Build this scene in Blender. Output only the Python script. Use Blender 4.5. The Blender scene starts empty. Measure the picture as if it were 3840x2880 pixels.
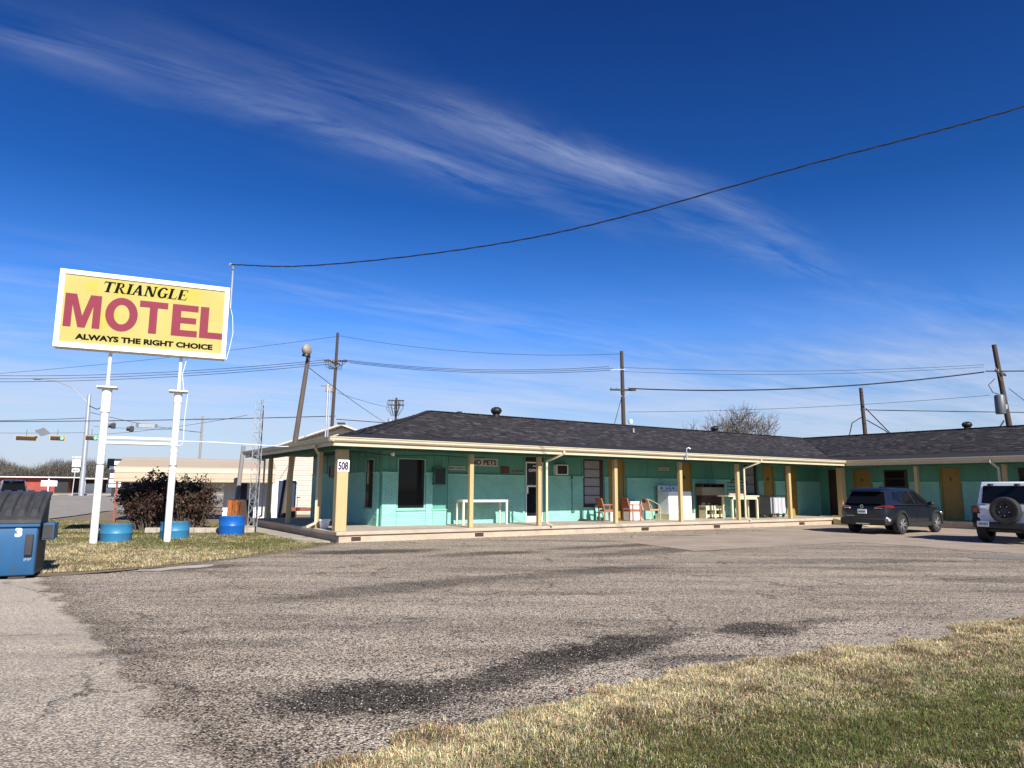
import bpy, bmesh, math, random
import numpy as np
from mathutils import Vector, Matrix, Euler

random.seed(7); RNG = np.random.default_rng(7)
S = bpy.context.scene
COL = S.collection
R = math.radians

# ------------------------------------------------------------------ camera
cam = bpy.data.cameras.new('camera'); camo = bpy.data.objects.new('camera', cam); COL.objects.link(camo)
cam.sensor_width = 36.0; cam.lens = 24.653; cam.clip_start = 0.05; cam.clip_end = 3000
camo.matrix_world = Matrix.Translation((0, 0, 1.55)) @ Matrix.Rotation(R(90 + 8.5245), 4, 'X') @ Matrix.Rotation(R(0.363), 4, 'Z')
S.camera = camo
S.render.resolution_x, S.render.resolution_y = 1024, 768

# ------------------------------------------------------------------ building frame (u along the main wing, v inwards)
YAW = R(90 - 56.86)
D1 = Vector((math.cos(YAW), math.sin(YAW), 0)); NIN = Vector((-D1.y, D1.x, 0))
ORG = Vector((-4.9735, 20.3928, 0))
def B(u, v, z=0.0): return ORG + D1 * u + NIN * v + Vector((0, 0, z))

# ------------------------------------------------------------------ light and sky
sun_h = (D1 * -0.10 - NIN).normalized()
EL = R(34.2)
SUNV = Vector((sun_h.x * math.cos(EL), sun_h.y * math.cos(EL), math.sin(EL)))
sl = bpy.data.lights.new('sun', 'SUN'); sl.energy = 5.0; sl.angle = R(0.53); sl.color = (1.0, 0.95, 0.86)
so = bpy.data.objects.new('sun', sl); COL.objects.link(so)
so.rotation_euler = SUNV.to_track_quat('Z', 'Y').to_euler()

world = bpy.data.worlds.new('World'); S.world = world; world.use_nodes = True
nt = world.node_tree; nt.nodes.clear()
def N(t, typ, **kw):
    n = t.nodes.new(typ)
    for k, v in kw.items(): setattr(n, k, v)
    return n
def math_n(t, op, a, b=None, c=None, clamp=False):
    n = t.nodes.new('ShaderNodeMath'); n.operation = op; n.use_clamp = clamp
    for i, x in enumerate((a, b, c)):
        if x is None: continue
        if isinstance(x, (int, float)): n.inputs[i].default_value = x
        else: t.links.new(x, n.inputs[i])
    return n.outputs[0]
sky = N(nt, 'ShaderNodeTexSky', sky_type='NISHITA', sun_disc=False)
sky.sun_elevation = EL; sky.sun_rotation = math.atan2(SUNV.x, SUNV.y)
sky.air_density = 1.0; sky.dust_density = 0.6; sky.ozone_density = 3.0; sky.altitude = 150
hs = N(nt, 'ShaderNodeHueSaturation'); hs.inputs['Saturation'].default_value = 1.05; hs.inputs['Value'].default_value = 1.0
nt.links.new(sky.outputs[0], hs.inputs['Color'])
tc = N(nt, 'ShaderNodeTexCoord'); sep = N(nt, 'ShaderNodeSeparateXYZ'); nt.links.new(tc.outputs['Generated'], sep.inputs[0])
zc = math_n(nt, 'MAXIMUM', math_n(nt, 'ADD', sep.outputs[2], 0.05), 0.03)
px_ = math_n(nt, 'DIVIDE', sep.outputs[0], zc); py_ = math_n(nt, 'DIVIDE', sep.outputs[1], zc)
AN = R(32); ca, sa = math.cos(AN), math.sin(AN)
aa = math_n(nt, 'ADD', math_n(nt, 'MULTIPLY', px_, ca), math_n(nt, 'MULTIPLY', py_, sa))
bb = math_n(nt, 'ADD', math_n(nt, 'MULTIPLY', px_, -sa), math_n(nt, 'MULTIPLY', py_, ca))
def noise_ab(sa_, sb_, detail=6, rough=0.6, off=0.0, dist=0.0):
    cx = N(nt, 'ShaderNodeCombineXYZ')
    nt.links.new(math_n(nt, 'MULTIPLY', aa, sa_), cx.inputs[0]); nt.links.new(math_n(nt, 'MULTIPLY', bb, sb_), cx.inputs[1]); cx.inputs[2].default_value = off
    n = N(nt, 'ShaderNodeTexNoise'); n.inputs['Scale'].default_value = 1.0; n.inputs['Detail'].default_value = detail; n.inputs['Roughness'].default_value = rough; n.inputs['Distortion'].default_value = dist
    nt.links.new(cx.outputs[0], n.inputs['Vector']); return n.outputs['Fac']
warp = math_n(nt, 'MULTIPLY', math_n(nt, 'SUBTRACT', noise_ab(1.2, 1.8, 4, 0.55, 4.2), 0.5), 0.34)
bw = math_n(nt, 'ADD', bb, warp)
def gauss(x, c, sg):
    d = math_n(nt, 'DIVIDE', math_n(nt, 'SUBTRACT', x, c), sg)
    return math_n(nt, 'POWER', 2.718, math_n(nt, 'MULTIPLY', math_n(nt, 'MULTIPLY', d, d), -1.0))
bands = None     # cirrus streaks: (along, length, across, width, amount)
for ac, al, c_, sg_, am_ in ((-0.30, 0.50, 1.64, 0.055, 1.05), (0.55, 0.70, 1.70, 0.060, 0.85), (1.35, 0.75, 1.45, 0.075, 1.0), (0.5, 0.9, 1.58, 0.20, 0.26), (1.6, 0.8, 1.56, 0.12, 0.30), (2.35, 0.55, 1.58, 0.09, 0.50), (0.9, 0.9, 2.98, 0.24, 0.75), (0.0, 0.8, 3.5, 0.3, 0.5),
                             (3.4, 1.2, 2.4, 0.3, 0.25), (-2.2, 0.9, 0.4, 0.12, 0.8), (0.3, 1.0, -0.7, 0.14, 0.8), (2.2, 0.9, -1.6, 0.2, 0.7), (-1.8, 1.1, -2.2, 0.25, 0.6), (-3.4, 1.1, 1.9, 0.2, 0.6)):
    o_ = math_n(nt, 'MULTIPLY', math_n(nt, 'MULTIPLY', gauss(aa, ac, al), gauss(bw, c_, sg_)), am_); bands = o_ if bands is None else math_n(nt, 'ADD', bands, o_)
low = N(nt, 'ShaderNodeMapRange'); nt.links.new(sep.outputs[2], low.inputs[0])
low.inputs[1].default_value = 0.27; low.inputs[2].default_value = 0.07; low.inputs[3].default_value = 0.0; low.inputs[4].default_value = 1.6
bands = math_n(nt, 'ADD', bands, low.outputs[0])
fine = noise_ab(1.4, 6.2, 7, 0.64, 0.0, 0.45); broad = noise_ab(0.55, 1.3, 4, 0.5, 9.0)
mr1 = N(nt, 'ShaderNodeMapRange'); nt.links.new(fine, mr1.inputs[0]); mr1.inputs[1].default_value = 0.36; mr1.inputs[2].default_value = 0.84
mr2 = N(nt, 'ShaderNodeMapRange'); nt.links.new(broad, mr2.inputs[0]); mr2.inputs[1].default_value = 0.36; mr2.inputs[2].default_value = 0.62
dens = math_n(nt, 'MULTIPLY', math_n(nt, 'MULTIPLY', bands, mr1.outputs[0]), math_n(nt, 'ADD', math_n(nt, 'MULTIPLY', mr2.outputs[0], 0.85), 0.15))
dens = math_n(nt, 'MINIMUM', math_n(nt, 'MULTIPLY', dens, 0.66), 0.85)
bank = N(nt, 'ShaderNodeMapRange'); nt.links.new(noise_ab(0.42, 1.15, 7, 0.58, 2.6, 0.4), bank.inputs[0]); bank.inputs[1].default_value = 0.36; bank.inputs[2].default_value = 0.62; bank.inputs[4].default_value = 0.62
bk_ = math_n(nt, 'MULTIPLY', bank.outputs[0], gauss(sep.outputs[2], 0.095, 0.085))
dens = math_n(nt, 'ADD', dens, math_n(nt, 'MULTIPLY', bk_, math_n(nt, 'SUBTRACT', 1.0, dens)))
hz = N(nt, 'ShaderNodeMapRange', interpolation_type='SMOOTHSTEP'); nt.links.new(sep.outputs[2], hz.inputs[0]); hz.inputs[1].default_value = 0.20; hz.inputs[2].default_value = 0.0; hz.inputs[3].default_value = 0.0; hz.inputs[4].default_value = 0.52
dens = math_n(nt, 'ADD', dens, math_n(nt, 'MULTIPLY', hz.outputs[0], math_n(nt, 'SUBTRACT', 1.0, dens)))
up = N(nt, 'ShaderNodeMapRange'); nt.links.new(sep.outputs[2], up.inputs[0]); up.inputs[1].default_value = 0.0; up.inputs[2].default_value = 0.03
dens = math_n(nt, 'MULTIPLY', dens, up.outputs[0])
mixc = N(nt, 'ShaderNodeMix', data_type='RGBA'); nt.links.new(dens, mixc.inputs[0]); 
gm = N(nt, 'ShaderNodeValToRGB'); nt.links.new(sep.outputs[2], gm.inputs[0]); el_ = gm.color_ramp.elements
el_[0].position = 0.0; el_[0].color = (0.95, 0.98, 1.08, 1); el_[1].position = 0.62; el_[1].color = (0.115, 0.35, 0.86, 1)
for p_, c_ in ((0.08, (0.86, 1.02, 1.30)), (0.22, (0.46, 0.96, 1.72)), (0.38, (0.16, 0.56, 1.18))):
    e_ = el_.new(p_); e_.color = (*c_, 1)
gx = N(nt, 'ShaderNodeMix', data_type='RGBA', blend_type='MULTIPLY'); gx.inputs[0].default_value = 1.0; nt.links.new(hs.outputs[0], gx.inputs[6]); nt.links.new(gm.outputs[0], gx.inputs[7])
nt.links.new(gx.outputs[2], mixc.inputs[6]); mixc.inputs[7].default_value = (6.6, 7.5, 9.5, 1)
bg = N(nt, 'ShaderNodeBackground'); bg.inputs['Strength'].default_value = 0.062
nt.links.new(mixc.outputs[2], bg.inputs['Color'])
wo = N(nt, 'ShaderNodeOutputWorld'); nt.links.new(bg.outputs[0], wo.inputs['Surface'])

S.view_settings.view_transform = 'Standard'; S.view_settings.look = 'None'; S.view_settings.gamma = 1.0
S.view_settings.exposure = 0.60; S.view_settings.use_curve_mapping = False
S.cycles.max_bounces = 4; S.cycles.diffuse_bounces = 3; S.cycles.glossy_bounces = 2; S.cycles.transparent_max_bounces = 6
S.cycles.use_denoising = True

# ------------------------------------------------------------------ materials
def newmat(name):
    m = bpy.data.materials.new(name); m.use_nodes = True
    return m, m.node_tree, m.node_tree.nodes['Principled BSDF']
def pm(name, col, rough=0.6, metal=0.0, var=0.12, scale=2.0, bump=0.0, bscale=60.0, dirt=None, dirt_amt=0.5, dscale=3.0, coat=0.0, stretch=(1, 1, 1), spec=0.5, coord='pos'):
    """plain procedural paint/plaster/wood: base colour with soft mottling, optional stains and fine relief"""
    m, t, p = newmat(name)
    if coord == 'pos': src = N(t, 'ShaderNodeNewGeometry').outputs['Position']
    else: src = N(t, 'ShaderNodeTexCoord').outputs['Object']
    mp = N(t, 'ShaderNodeMapping'); mp.inputs['Scale'].default_value = stretch; t.links.new(src, mp.inputs[0]); src = mp.outputs[0]
    n = N(t, 'ShaderNodeTexNoise'); n.inputs['Scale'].default_value = scale; n.inputs['Detail'].default_value = 6; n.inputs['Roughness'].default_value = 0.65
    t.links.new(src, n.inputs['Vector'])
    mr = N(t, 'ShaderNodeMapRange'); t.links.new(n.outputs['Fac'], mr.inputs[0]); mr.inputs[1].default_value = 0.3; mr.inputs[2].default_value = 0.7
    mx = N(t, 'ShaderNodeMix', data_type='RGBA'); t.links.new(mr.outputs[0], mx.inputs[0])
    mx.inputs[6].default_value = (*[c * (1 - var) for c in col], 1); mx.inputs[7].default_value = (*[min(1, c * (1 + var)) for c in col], 1)
    out = mx.outputs[2]
    if dirt:
        n2 = N(t, 'ShaderNodeTexNoise'); n2.inputs['Scale'].default_value = dscale; n2.inputs['Detail'].default_value = 9; n2.inputs['Roughness'].default_value = 0.72
        t.links.new(src, n2.inputs['Vector'])
        m2 = N(t, 'ShaderNodeMapRange'); t.links.new(n2.outputs['Fac'], m2.inputs[0]); m2.inputs[1].default_value = 0.52; m2.inputs[2].default_value = 0.72; m2.inputs[4].default_value = dirt_amt
        x2 = N(t, 'ShaderNodeMix', data_type='RGBA'); t.links.new(m2.outputs[0], x2.inputs[0]); t.links.new(out, x2.inputs[6]); x2.inputs[7].default_value = (*dirt, 1); out = x2.outputs[2]
    t.links.new(out, p.inputs['Base Color'])
    p.inputs['Roughness'].default_value = rough; p.inputs['Metallic'].default_value = metal; p.inputs['Coat Weight'].default_value = coat
    p.inputs['Specular IOR Level'].default_value = spec
    if bump:
        n3 = N(t, 'ShaderNodeTexNoise'); n3.inputs['Scale'].default_value = bscale; n3.inputs['Detail'].default_value = 4; t.links.new(src, n3.inputs['Vector'])
        bp = N(t, 'ShaderNodeBump'); bp.inputs['Strength'].default_value = bump; bp.inputs['Distance'].default_value = 0.01
        t.links.new(n3.outputs['Fac'], bp.inputs['Height']); t.links.new(bp.outputs[0], p.inputs['Normal'])
    return m
def attr_mat(name, rough=0.8, trans=0.0, spec=0.3):
    m, t, p = newmat(name)
    a = N(t, 'ShaderNodeAttribute'); a.attribute_name = 'Col'
    t.links.new(a.outputs['Color'], p.inputs['Base Color']); p.inputs['Roughness'].default_value = rough; p.inputs['Specular IOR Level'].default_value = spec
    return m
def glass_mat(name, col=(0.012, 0.014, 0.016), rough=0.04):
    m, t, p = newmat(name); p.inputs['Base Color'].default_value = (*col, 1); p.inputs['Roughness'].default_value = rough; p.inputs['IOR'].default_value = 1.26
    return m
def emit_mat(name, col, st):
    m, t, p = newmat(name); p.inputs['Base Color'].default_value = (*col, 1); p.inputs['Emission Color'].default_value = (*col, 1); p.inputs['Emission Strength'].default_value = st
    return m
M = {}
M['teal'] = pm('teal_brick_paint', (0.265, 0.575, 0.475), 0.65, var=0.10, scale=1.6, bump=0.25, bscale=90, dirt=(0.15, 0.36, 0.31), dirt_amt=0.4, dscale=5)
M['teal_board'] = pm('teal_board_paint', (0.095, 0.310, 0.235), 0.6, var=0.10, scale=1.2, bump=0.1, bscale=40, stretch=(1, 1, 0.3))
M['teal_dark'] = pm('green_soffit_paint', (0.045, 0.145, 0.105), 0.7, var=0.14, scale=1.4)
M['cream'] = pm('cream_post_paint', (0.48, 0.355, 0.17), 0.55, var=0.06, scale=2.5, dirt=(0.34, 0.26, 0.14), dirt_amt=0.25, dscale=7, stretch=(1, 1, 0.4))
M['gutter'] = pm('cream_gutter_metal', (0.55, 0.48, 0.335), 0.45, var=0.06, scale=1.1, dirt=(0.42, 0.33, 0.20), dirt_amt=0.35, dscale=4)
M['mustard'] = pm('mustard_door_paint', (0.33, 0.21, 0.05), 0.5, var=0.08, scale=2)
M['brown'] = pm('dark_brown_frame', (0.055, 0.025, 0.018), 0.5, var=0.2, scale=4)
M['white'] = pm('white_paint', (0.78, 0.78, 0.76), 0.45, var=0.05, scale=2, dirt=(0.45, 0.40, 0.33), dirt_amt=0.28, dscale=4)
M['whitemetal'] = pm('white_enamel', (0.80, 0.81, 0.83), 0.3, var=0.03, scale=2)
M['signwhite'] = pm('white_sign_frame', (0.82, 0.80, 0.76), 0.45, var=0.04, dirt=(0.45, 0.38, 0.28), dirt_amt=0.2, dscale=2.5)
M['shade_glass'] = glass_mat('dark_window_glass')
M['curtain'] = pm('grey_jalousie_glass', (0.30, 0.30, 0.31), 0.25, var=0.12, scale=3, stretch=(1, 1, 6))
M['slab'] = pm('porch_concrete', (0.44, 0.37, 0.29), 0.85, var=0.14, scale=1.3, bump=0.2, bscale=70, dirt=(0.20, 0.16, 0.12), dirt_amt=0.45, dscale=2.2)
M['skirt'] = pm('foundation_concrete', (0.46, 0.36, 0.27), 0.9, var=0.16, scale=1.6, bump=0.3, bscale=40, dirt=(0.17, 0.13, 0.10), dirt_amt=0.55, dscale=2.0, stretch=(1, 1, 2.5))
M['black'] = pm('black_plastic', (0.014, 0.014, 0.016), 0.45, var=0.2, scale=6)
M['rubber'] = pm('tyre_rubber', (0.020, 0.020, 0.021), 0.8, var=0.25, scale=8)
M['galv'] = pm('galvanised_steel', (0.50, 0.52, 0.55), 0.4, 0.6, var=0.12, scale=3)
M['greymetal'] = pm('grey_metal', (0.34, 0.35, 0.36), 0.5, 0.3, var=0.12, scale=3)
M['pole_wood'] = pm('weathered_pole_wood', (0.058, 0.038, 0.029), 0.85, var=0.3, scale=3, bump=0.5, bscale=30, stretch=(6, 6, 0.5))
M['pole_grey'] = pm('grey_weathered_wood', (0.11, 0.082, 0.066), 0.85, var=0.28, scale=3, bump=0.5, bscale=30, stretch=(6, 6, 0.5))
M['grey_wood'] = pm('silver_grey_wood', (0.25, 0.23, 0.21), 0.85, var=0.2, scale=3, bump=0.4, bscale=30, stretch=(6, 6, 0.5))
M['wire'] = pm('black_cable', (0.018, 0.018, 0.020), 0.6)
M['lowroof'] = pm('black_rolled_roofing', (0.014, 0.0135, 0.015), 0.8, var=0.2, scale=1.2, bump=0.3, bscale=120)
M['shingle'] = attr_mat('asphalt_shingles', 0.85, spec=0.25)
M['turbine'] = pm('black_roof_vent', (0.012, 0.012, 0.013), 0.5)
M['bluebin'] = pm('blue_dumpster_paint', (0.012, 0.085, 0.205), 0.5, var=0.14, scale=1.5, dirt=(0.05, 0.06, 0.07), dirt_amt=0.75, dscale=4.5, stretch=(1, 1, 0.45), bump=0.15, bscale=6)
M['bindark'] = pm('rusty_dark_steel', (0.030, 0.028, 0.032), 0.7, var=0.3, scale=3, dirt=(0.10, 0.035, 0.012), dirt_amt=0.8, dscale=4)
M['lid'] = pm('black_poly_lid', (0.038, 0.039, 0.042), 0.5, var=0.15, scale=2, dirt=(0.13, 0.12, 0.11), dirt_amt=0.35, dscale=3)
M['barrel'] = pm('light_blue_barrel', (0.030, 0.185, 0.35), 0.45, var=0.12, scale=2, dirt=(0.09, 0.12, 0.14), dirt_amt=0.6, dscale=5)
M['barrel2'] = pm('bright_blue_barrel', (0.005, 0.105, 0.42), 0.4, var=0.07, scale=2)
M['soil'] = pm('dark_soil', (0.06, 0.045, 0.032), 0.95, var=0.4, scale=20)
M['tan'] = pm('tan_carport_steel', (0.50, 0.40, 0.285), 0.45, var=0.04, scale=0.8)
M['tanline'] = pm('tan_steel_rib', (0.46, 0.36, 0.25), 0.5)
M['redsteel'] = pm('red_primer_steel', (0.27, 0.075, 0.045), 0.55, var=0.2, scale=4)
M['siding'] = pm('cream_lap_siding', (0.58, 0.50, 0.42), 0.6, var=0.05, scale=1.0, dirt=(0.45, 0.37, 0.30), dirt_amt=0.2)
M['gablewhite'] = pm('white_gable_board', (0.66, 0.60, 0.49), 0.6, var=0.05)
M['tin'] = pm('pale_metal_roof', (0.60, 0.56, 0.50), 0.45, 0.2, var=0.1, scale=1)
M['brownbrick'] = pm('brown_brick', (0.19, 0.095, 0.06), 0.85, var=0.3, scale=9)
M['redbrick'] = pm('red_brick_far', (0.30, 0.060, 0.042), 0.8, var=0.15, scale=1.5)
M['orangewood'] = pm('orange_stained_wood', (0.34, 0.105, 0.022), 0.5, var=0.25, scale=4, stretch=(5, 5, 0.6))
M['darkwood'] = pm('dark_wood', (0.05, 0.028, 0.018), 0.6, var=0.25, scale=5)
M['chairwood'] = pm('orange_chair_wood', (0.33, 0.115, 0.050), 0.5, var=0.15, scale=5)
M['chairpad'] = pm('salmon_upholstery', (0.33, 0.10, 0.058), 0.9, var=0.12, scale=12)
M['peach'] = pm('peach_vinyl', (0.50, 0.26, 0.155), 0.7, var=0.08, scale=8)
M['tanmetal'] = pm('tan_tube_metal', (0.58, 0.42, 0.25), 0.45)
M['creamfurn'] = pm('cream_furniture_paint', (0.66, 0.62, 0.42), 0.55, var=0.08, scale=3)
M['tablewhite'] = pm('off_white_table', (0.74, 0.70, 0.58), 0.5, var=0.05)
M['greycanvas'] = pm('grey_canvas', (0.42, 0.42, 0.46), 0.85, var=0.1, scale=3, stretch=(1, 1, 0.5))
M['cloth'] = pm('pink_beige_cloth', (0.55, 0.40, 0.33), 0.95, var=0.15, scale=9)
M['suvpaint'] = pm('blue_black_car_paint', (0.007, 0.009, 0.015), 0.30, 0.0, var=0.02, coat=0.35)
M['blackpaint'] = pm('black_car_paint', (0.006, 0.006, 0.008), 0.25, 0.2, var=0.02, coat=1.0)
M['whitepaint'] = pm('white_car_paint', (0.76, 0.79, 0.84), 0.28, var=0.02, coat=0.8)
M['carglass'] = glass_mat('tinted_car_glass', (0.006, 0.007, 0.009), 0.03)
M['cladding'] = pm('grey_black_cladding', (0.016, 0.016, 0.017), 0.65)
M['alloy'] = pm('silver_alloy', (0.62, 0.63, 0.65), 0.25, 0.85, var=0.04)
M['tail'] = pm('red_tail_lamp', (0.20, 0.008, 0.008), 0.2, var=0.05, coat=1.0)
M['chrome'] = pm('bright_trim', (0.75, 0.76, 0.78), 0.12, 1.0, var=0.02)
M['plate'] = pm('white_number_plate', (0.72, 0.74, 0.78), 0.4, var=0.04)
M['ink'] = pm('dark_lettering', (0.030, 0.026, 0.022), 0.6)
M['inkpurple'] = pm('purple_black_lettering', (0.035, 0.015, 0.045), 0.6)
M['whiteink'] = pm('white_lettering', (0.80, 0.80, 0.80), 0.5)
M['signyellow'] = pm('yellow_sign_face', (0.425, 0.365, 0.112), 0.6, spec=0.2, var=0.04, scale=0.9, dirt=(0.45, 0.39, 0.165), dirt_amt=0.7, dscale=0.9)
M['ghostyellow'] = pm('brighter_yellow_repaint', (0.435, 0.365, 0.065), 0.6, spec=0.2, var=0.03)
M['signred'] = pm('faded_red_letters', (0.215, 0.026, 0.050), 0.6, spec=0.2, var=0.06, scale=1.5)
M['signblack'] = pm('faded_black_letters', (0.006, 0.006, 0.005), 0.8, spec=0.05, var=0.15)
M['yellowsteel'] = pm('yellow_signal_backplate', (0.50, 0.31, 0.04), 0.5)
M['green_on'] = emit_mat('lit_green_signal', (0.05, 0.95, 0.45), 4.0)
M['lens_off'] = pm('unlit_signal_lens', (0.05, 0.02, 0.012), 0.3)
M['panelgrey'] = pm('grey_sign_back', (0.12, 0.13, 0.145), 0.5, 0.3)
M['plasticwhite'] = pm('white_plastic', (0.78, 0.79, 0.80), 0.4, var=0.03)
M['blockgrey'] = pm('concrete_block', (0.40, 0.35, 0.29), 0.9, var=0.2, scale=6, bump=0.5, bscale=60)
M['bark'] = pm('grey_bark', (0.115, 0.085, 0.068), 0.9, var=0.3, scale=6)
M['twig'] = pm('brown_twigs', (0.13, 0.112, 0.10), 0.9, var=0.3, scale=2)
M['leaf'] = attr_mat('shrub_leaves', 0.65)
M['grassblade'] = attr_mat('grass_blades', 0.75)
M['stone'] = attr_mat('loose_stones', 0.9)
M['rustlamp'] = pm('lamp_head_cover', (0.32, 0.27, 0.22), 0.5, var=0.15, scale=5)
# ------------------------------------------------------------------ mesh helpers
class MB:
    def __init__(s): s.v = []; s.f = []; s.sm = []
    def add(s, vs, fs, smooth=False):
        o = len(s.v); s.v += [tuple(p) for p in vs]; s.f += [tuple(i + o for i in f) for f in fs]; s.sm += [smooth] * len(fs); return s
    def box(s, x0, x1, y0, y1, z0, z1):
        vs = [(x, y, z) for z in (z0, z1) for y in (y0, y1) for x in (x0, x1)]
        return s.add(vs, [(0, 2, 3, 1), (4, 5, 7, 6), (0, 1, 5, 4), (2, 6, 7, 3), (0, 4, 6, 2), (1, 3, 7, 5)])
    def bar(s, p, q, w, h, up=(0, 0, 1)):
        p = Vector(p); q = Vector(q); d = (q - p).normalized(); up = Vector(up)
        if abs(d.dot(up)) > 0.98: up = Vector((0, 1, 0))
        a = d.cross(up).normalized() * (w / 2); b = a.cross(d).normalized() * (h / 2)
        vs = [p - a - b, p + a - b, p + a + b, p - a + b, q - a - b, q + a - b, q + a + b, q - a + b]
        return s.add(vs, [(3, 2, 1, 0), (4, 5, 6, 7), (0, 1, 5, 4), (1, 2, 6, 5), (2, 3, 7, 6), (3, 0, 4, 7)])
    def tube(s, pts, r, n=8, cap=True):
        pts = [Vector(p) for p in pts]; k = len(pts); rr = r if isinstance(r, (list, tuple)) else [r] * k
        o = len(s.v); prev = None
        for i, p in enumerate(pts):
            d = (pts[min(i + 1, k - 1)] - pts[max(i - 1, 0)])
            d = d.normalized() if d.length > 1e-9 else Vector((0, 0, 1))
            if prev is None:
                a = d.cross(Vector((0, 0, 1)));
                if a.length < 0.05: a = d.cross(Vector((0, 1, 0)))
            else: a = prev - d * prev.dot(d)
            a.normalize(); prev = a; b = d.cross(a)
            for j in range(n):
                t = 2 * math.pi * j / n; s.v.append(tuple(p + (a * math.cos(t) + b * math.sin(t)) * rr[i]))
        for i in range(k - 1):
            for j in range(n):
                s.f.append((o + i * n + j, o + i * n + (j + 1) % n, o + (i + 1) * n + (j + 1) % n, o + (i + 1) * n + j)); s.sm.append(n > 5)
        if cap:
            s.f.append(tuple(o + j for j in reversed(range(n)))); s.sm.append(False)
            s.f.append(tuple(o + (k - 1) * n + j for j in range(n))); s.sm.append(False)
        return s
    def lathe(s, prof, c=(0, 0, 0), n=24, axis='z', cap=False):
        o = len(s.v); c = Vector(c); k = len(prof)
        for r, z in prof:
            for j in range(n):
                t = 2 * math.pi * j / n; x, y = r * math.cos(t), r * math.sin(t)
                p = Vector((x, y, z)) if axis == 'z' else (Vector((z, x, y)) if axis == 'x' else Vector((y, z, x)))
                s.v.append(tuple(c + p))
        for i in range(k - 1):
            for j in range(n):
                s.f.append((o + i * n + j, o + i * n + (j + 1) % n, o + (i + 1) * n + (j + 1) % n, o + (i + 1) * n + j)); s.sm.append(True)
        if cap:
            s.f.append(tuple(o + j for j in reversed(range(n)))); s.sm.append(False)
            s.f.append(tuple(o + (k - 1) * n + j for j in range(n))); s.sm.append(False)
        return s
    def poly(s, pts): return s.add(pts, [tuple(range(len(pts)))])
    def prism(s, poly, f0, f1):
        """poly: 2-D outline; f0/f1 map a 2-D point to the two ends"""
        n = len(poly); vs = [f0(*p) for p in poly] + [f1(*p) for p in poly]
        fs = [tuple(reversed(range(n))), tuple(range(n, 2 * n))] + [(i, (i + 1) % n, n + (i + 1) % n, n + i) for i in range(n)]
        return s.add(vs, fs)
    def ball(s, c, rx, ry, rz, n=12, m=8):
        prof = [(math.sin(math.pi * i / m), -math.cos(math.pi * i / m)) for i in range(m + 1)]
        o = len(s.v)
        for r, z in prof:
            for j in range(n):
                t = 2 * math.pi * j / n; s.v.append((c[0] + rx * r * math.cos(t), c[1] + ry * r * math.sin(t), c[2] + rz * z))
        for i in range(m):
            for j in range(n):
                s.f.append((o + i * n + j, o + i * n + (j + 1) % n, o + (i + 1) * n + (j + 1) % n, o + (i + 1) * n + j)); s.sm.append(True)
        return s
    def mesh(s, name, mat):
        me = bpy.data.meshes.new(name); me.from_pydata(s.v, [], s.f); me.polygons.foreach_set('use_smooth', s.sm)
        me.validate(); me.update()
        if mat is not None: me.materials.append(M[mat] if isinstance(mat, str) else mat)
        return me
    def build(s, name, mat, parent=None, bevel=0.0, seg=2, fix=True):
        me = s.mesh(name, mat)
        if fix:
            bm = bmesh.new(); bm.from_mesh(me); bmesh.ops.recalc_face_normals(bm, faces=bm.faces); bm.to_mesh(me); bm.free()
        if not bevel and any(s.sm): me.set_sharp_from_angle(angle=R(38))
        return link(name, me, parent, bevel, seg)
def link(name, me, parent=None, bevel=0.0, seg=2):
    o = bpy.data.objects.new(name, me); COL.objects.link(o)
    if parent is not None: o.parent = parent
    if bevel:
        b = o.modifiers.new('bevel', 'BEVEL'); b.width = bevel; b.segments = seg; b.limit_method = 'ANGLE'; b.angle_limit = R(35)
        for p in me.polygons: p.use_smooth = True
        me.set_sharp_from_angle(angle=R(40)) if hasattr(me, 'set_sharp_from_angle') else None
    return o
def box(name, mat, parent, x0, x1, y0, y1, z0, z1, bevel=0.0): return MB().box(x0, x1, y0, y1, z0, z1).build(name, mat, parent, bevel)
def tag(o, label=None, cat=None, group=None, kind=None):
    for k, v in (('label', label), ('category', cat), ('group', group), ('kind', kind)):
        if v: o[k] = v
    return o
def thing(name, label, cat, loc=(0, 0, 0), rz=0.0, group=None):
    o = bpy.data.objects.new(name, None); COL.objects.link(o); o.location = loc; o.rotation_euler = (0, 0, rz); o.empty_display_size = 0.2
    return tag(o, label, cat, group)
def struct(o): o['kind'] = 'structure'; return o
def text_mesh(body, size, offset=0.0, shear=0.0, align='CENTER', space=1.0, sx=1.0):
    cu = bpy.data.curves.new('lettering', 'FONT'); cu.body = body; cu.size = size; cu.offset = offset; cu.shear = shear; cu.align_x = align; cu.align_y = 'CENTER'; cu.space_character = space
    cu.extrude = 0.0008; cu.resolution_u = 3
    to = bpy.data.objects.new('lettering', cu); COL.objects.link(to)
    dg = bpy.context.evaluated_depsgraph_get(); me = bpy.data.meshes.new_from_object(to.evaluated_get(dg))
    bpy.data.objects.remove(to); bpy.data.curves.remove(cu)
    return me
def text(name, body, size, mat, parent, loc, rot, offset=0.0, fit=None, shear=0.0, space=1.0):
    """lettering as a flat mesh; fit=(width,height) scales it to that box"""
    me = text_mesh(body, size, offset, shear, space=space)
    co = np.array([v.co[:] for v in me.vertices]); mn, mx_ = co.min(0), co.max(0)
    c = (mn + mx_) / 2; sc = np.ones(3)
    if fit: sc[:2] = (fit[0] / (mx_[0] - mn[0]), fit[1] / (mx_[1] - mn[1]))
    co = (co - c) * sc; me.vertices.foreach_set('co', co.ravel()); me.update(); me.materials.clear(); me.materials.append(M[mat])
    o = link(name, me, parent); o.location = loc; o.rotation_euler = rot; return o
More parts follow.
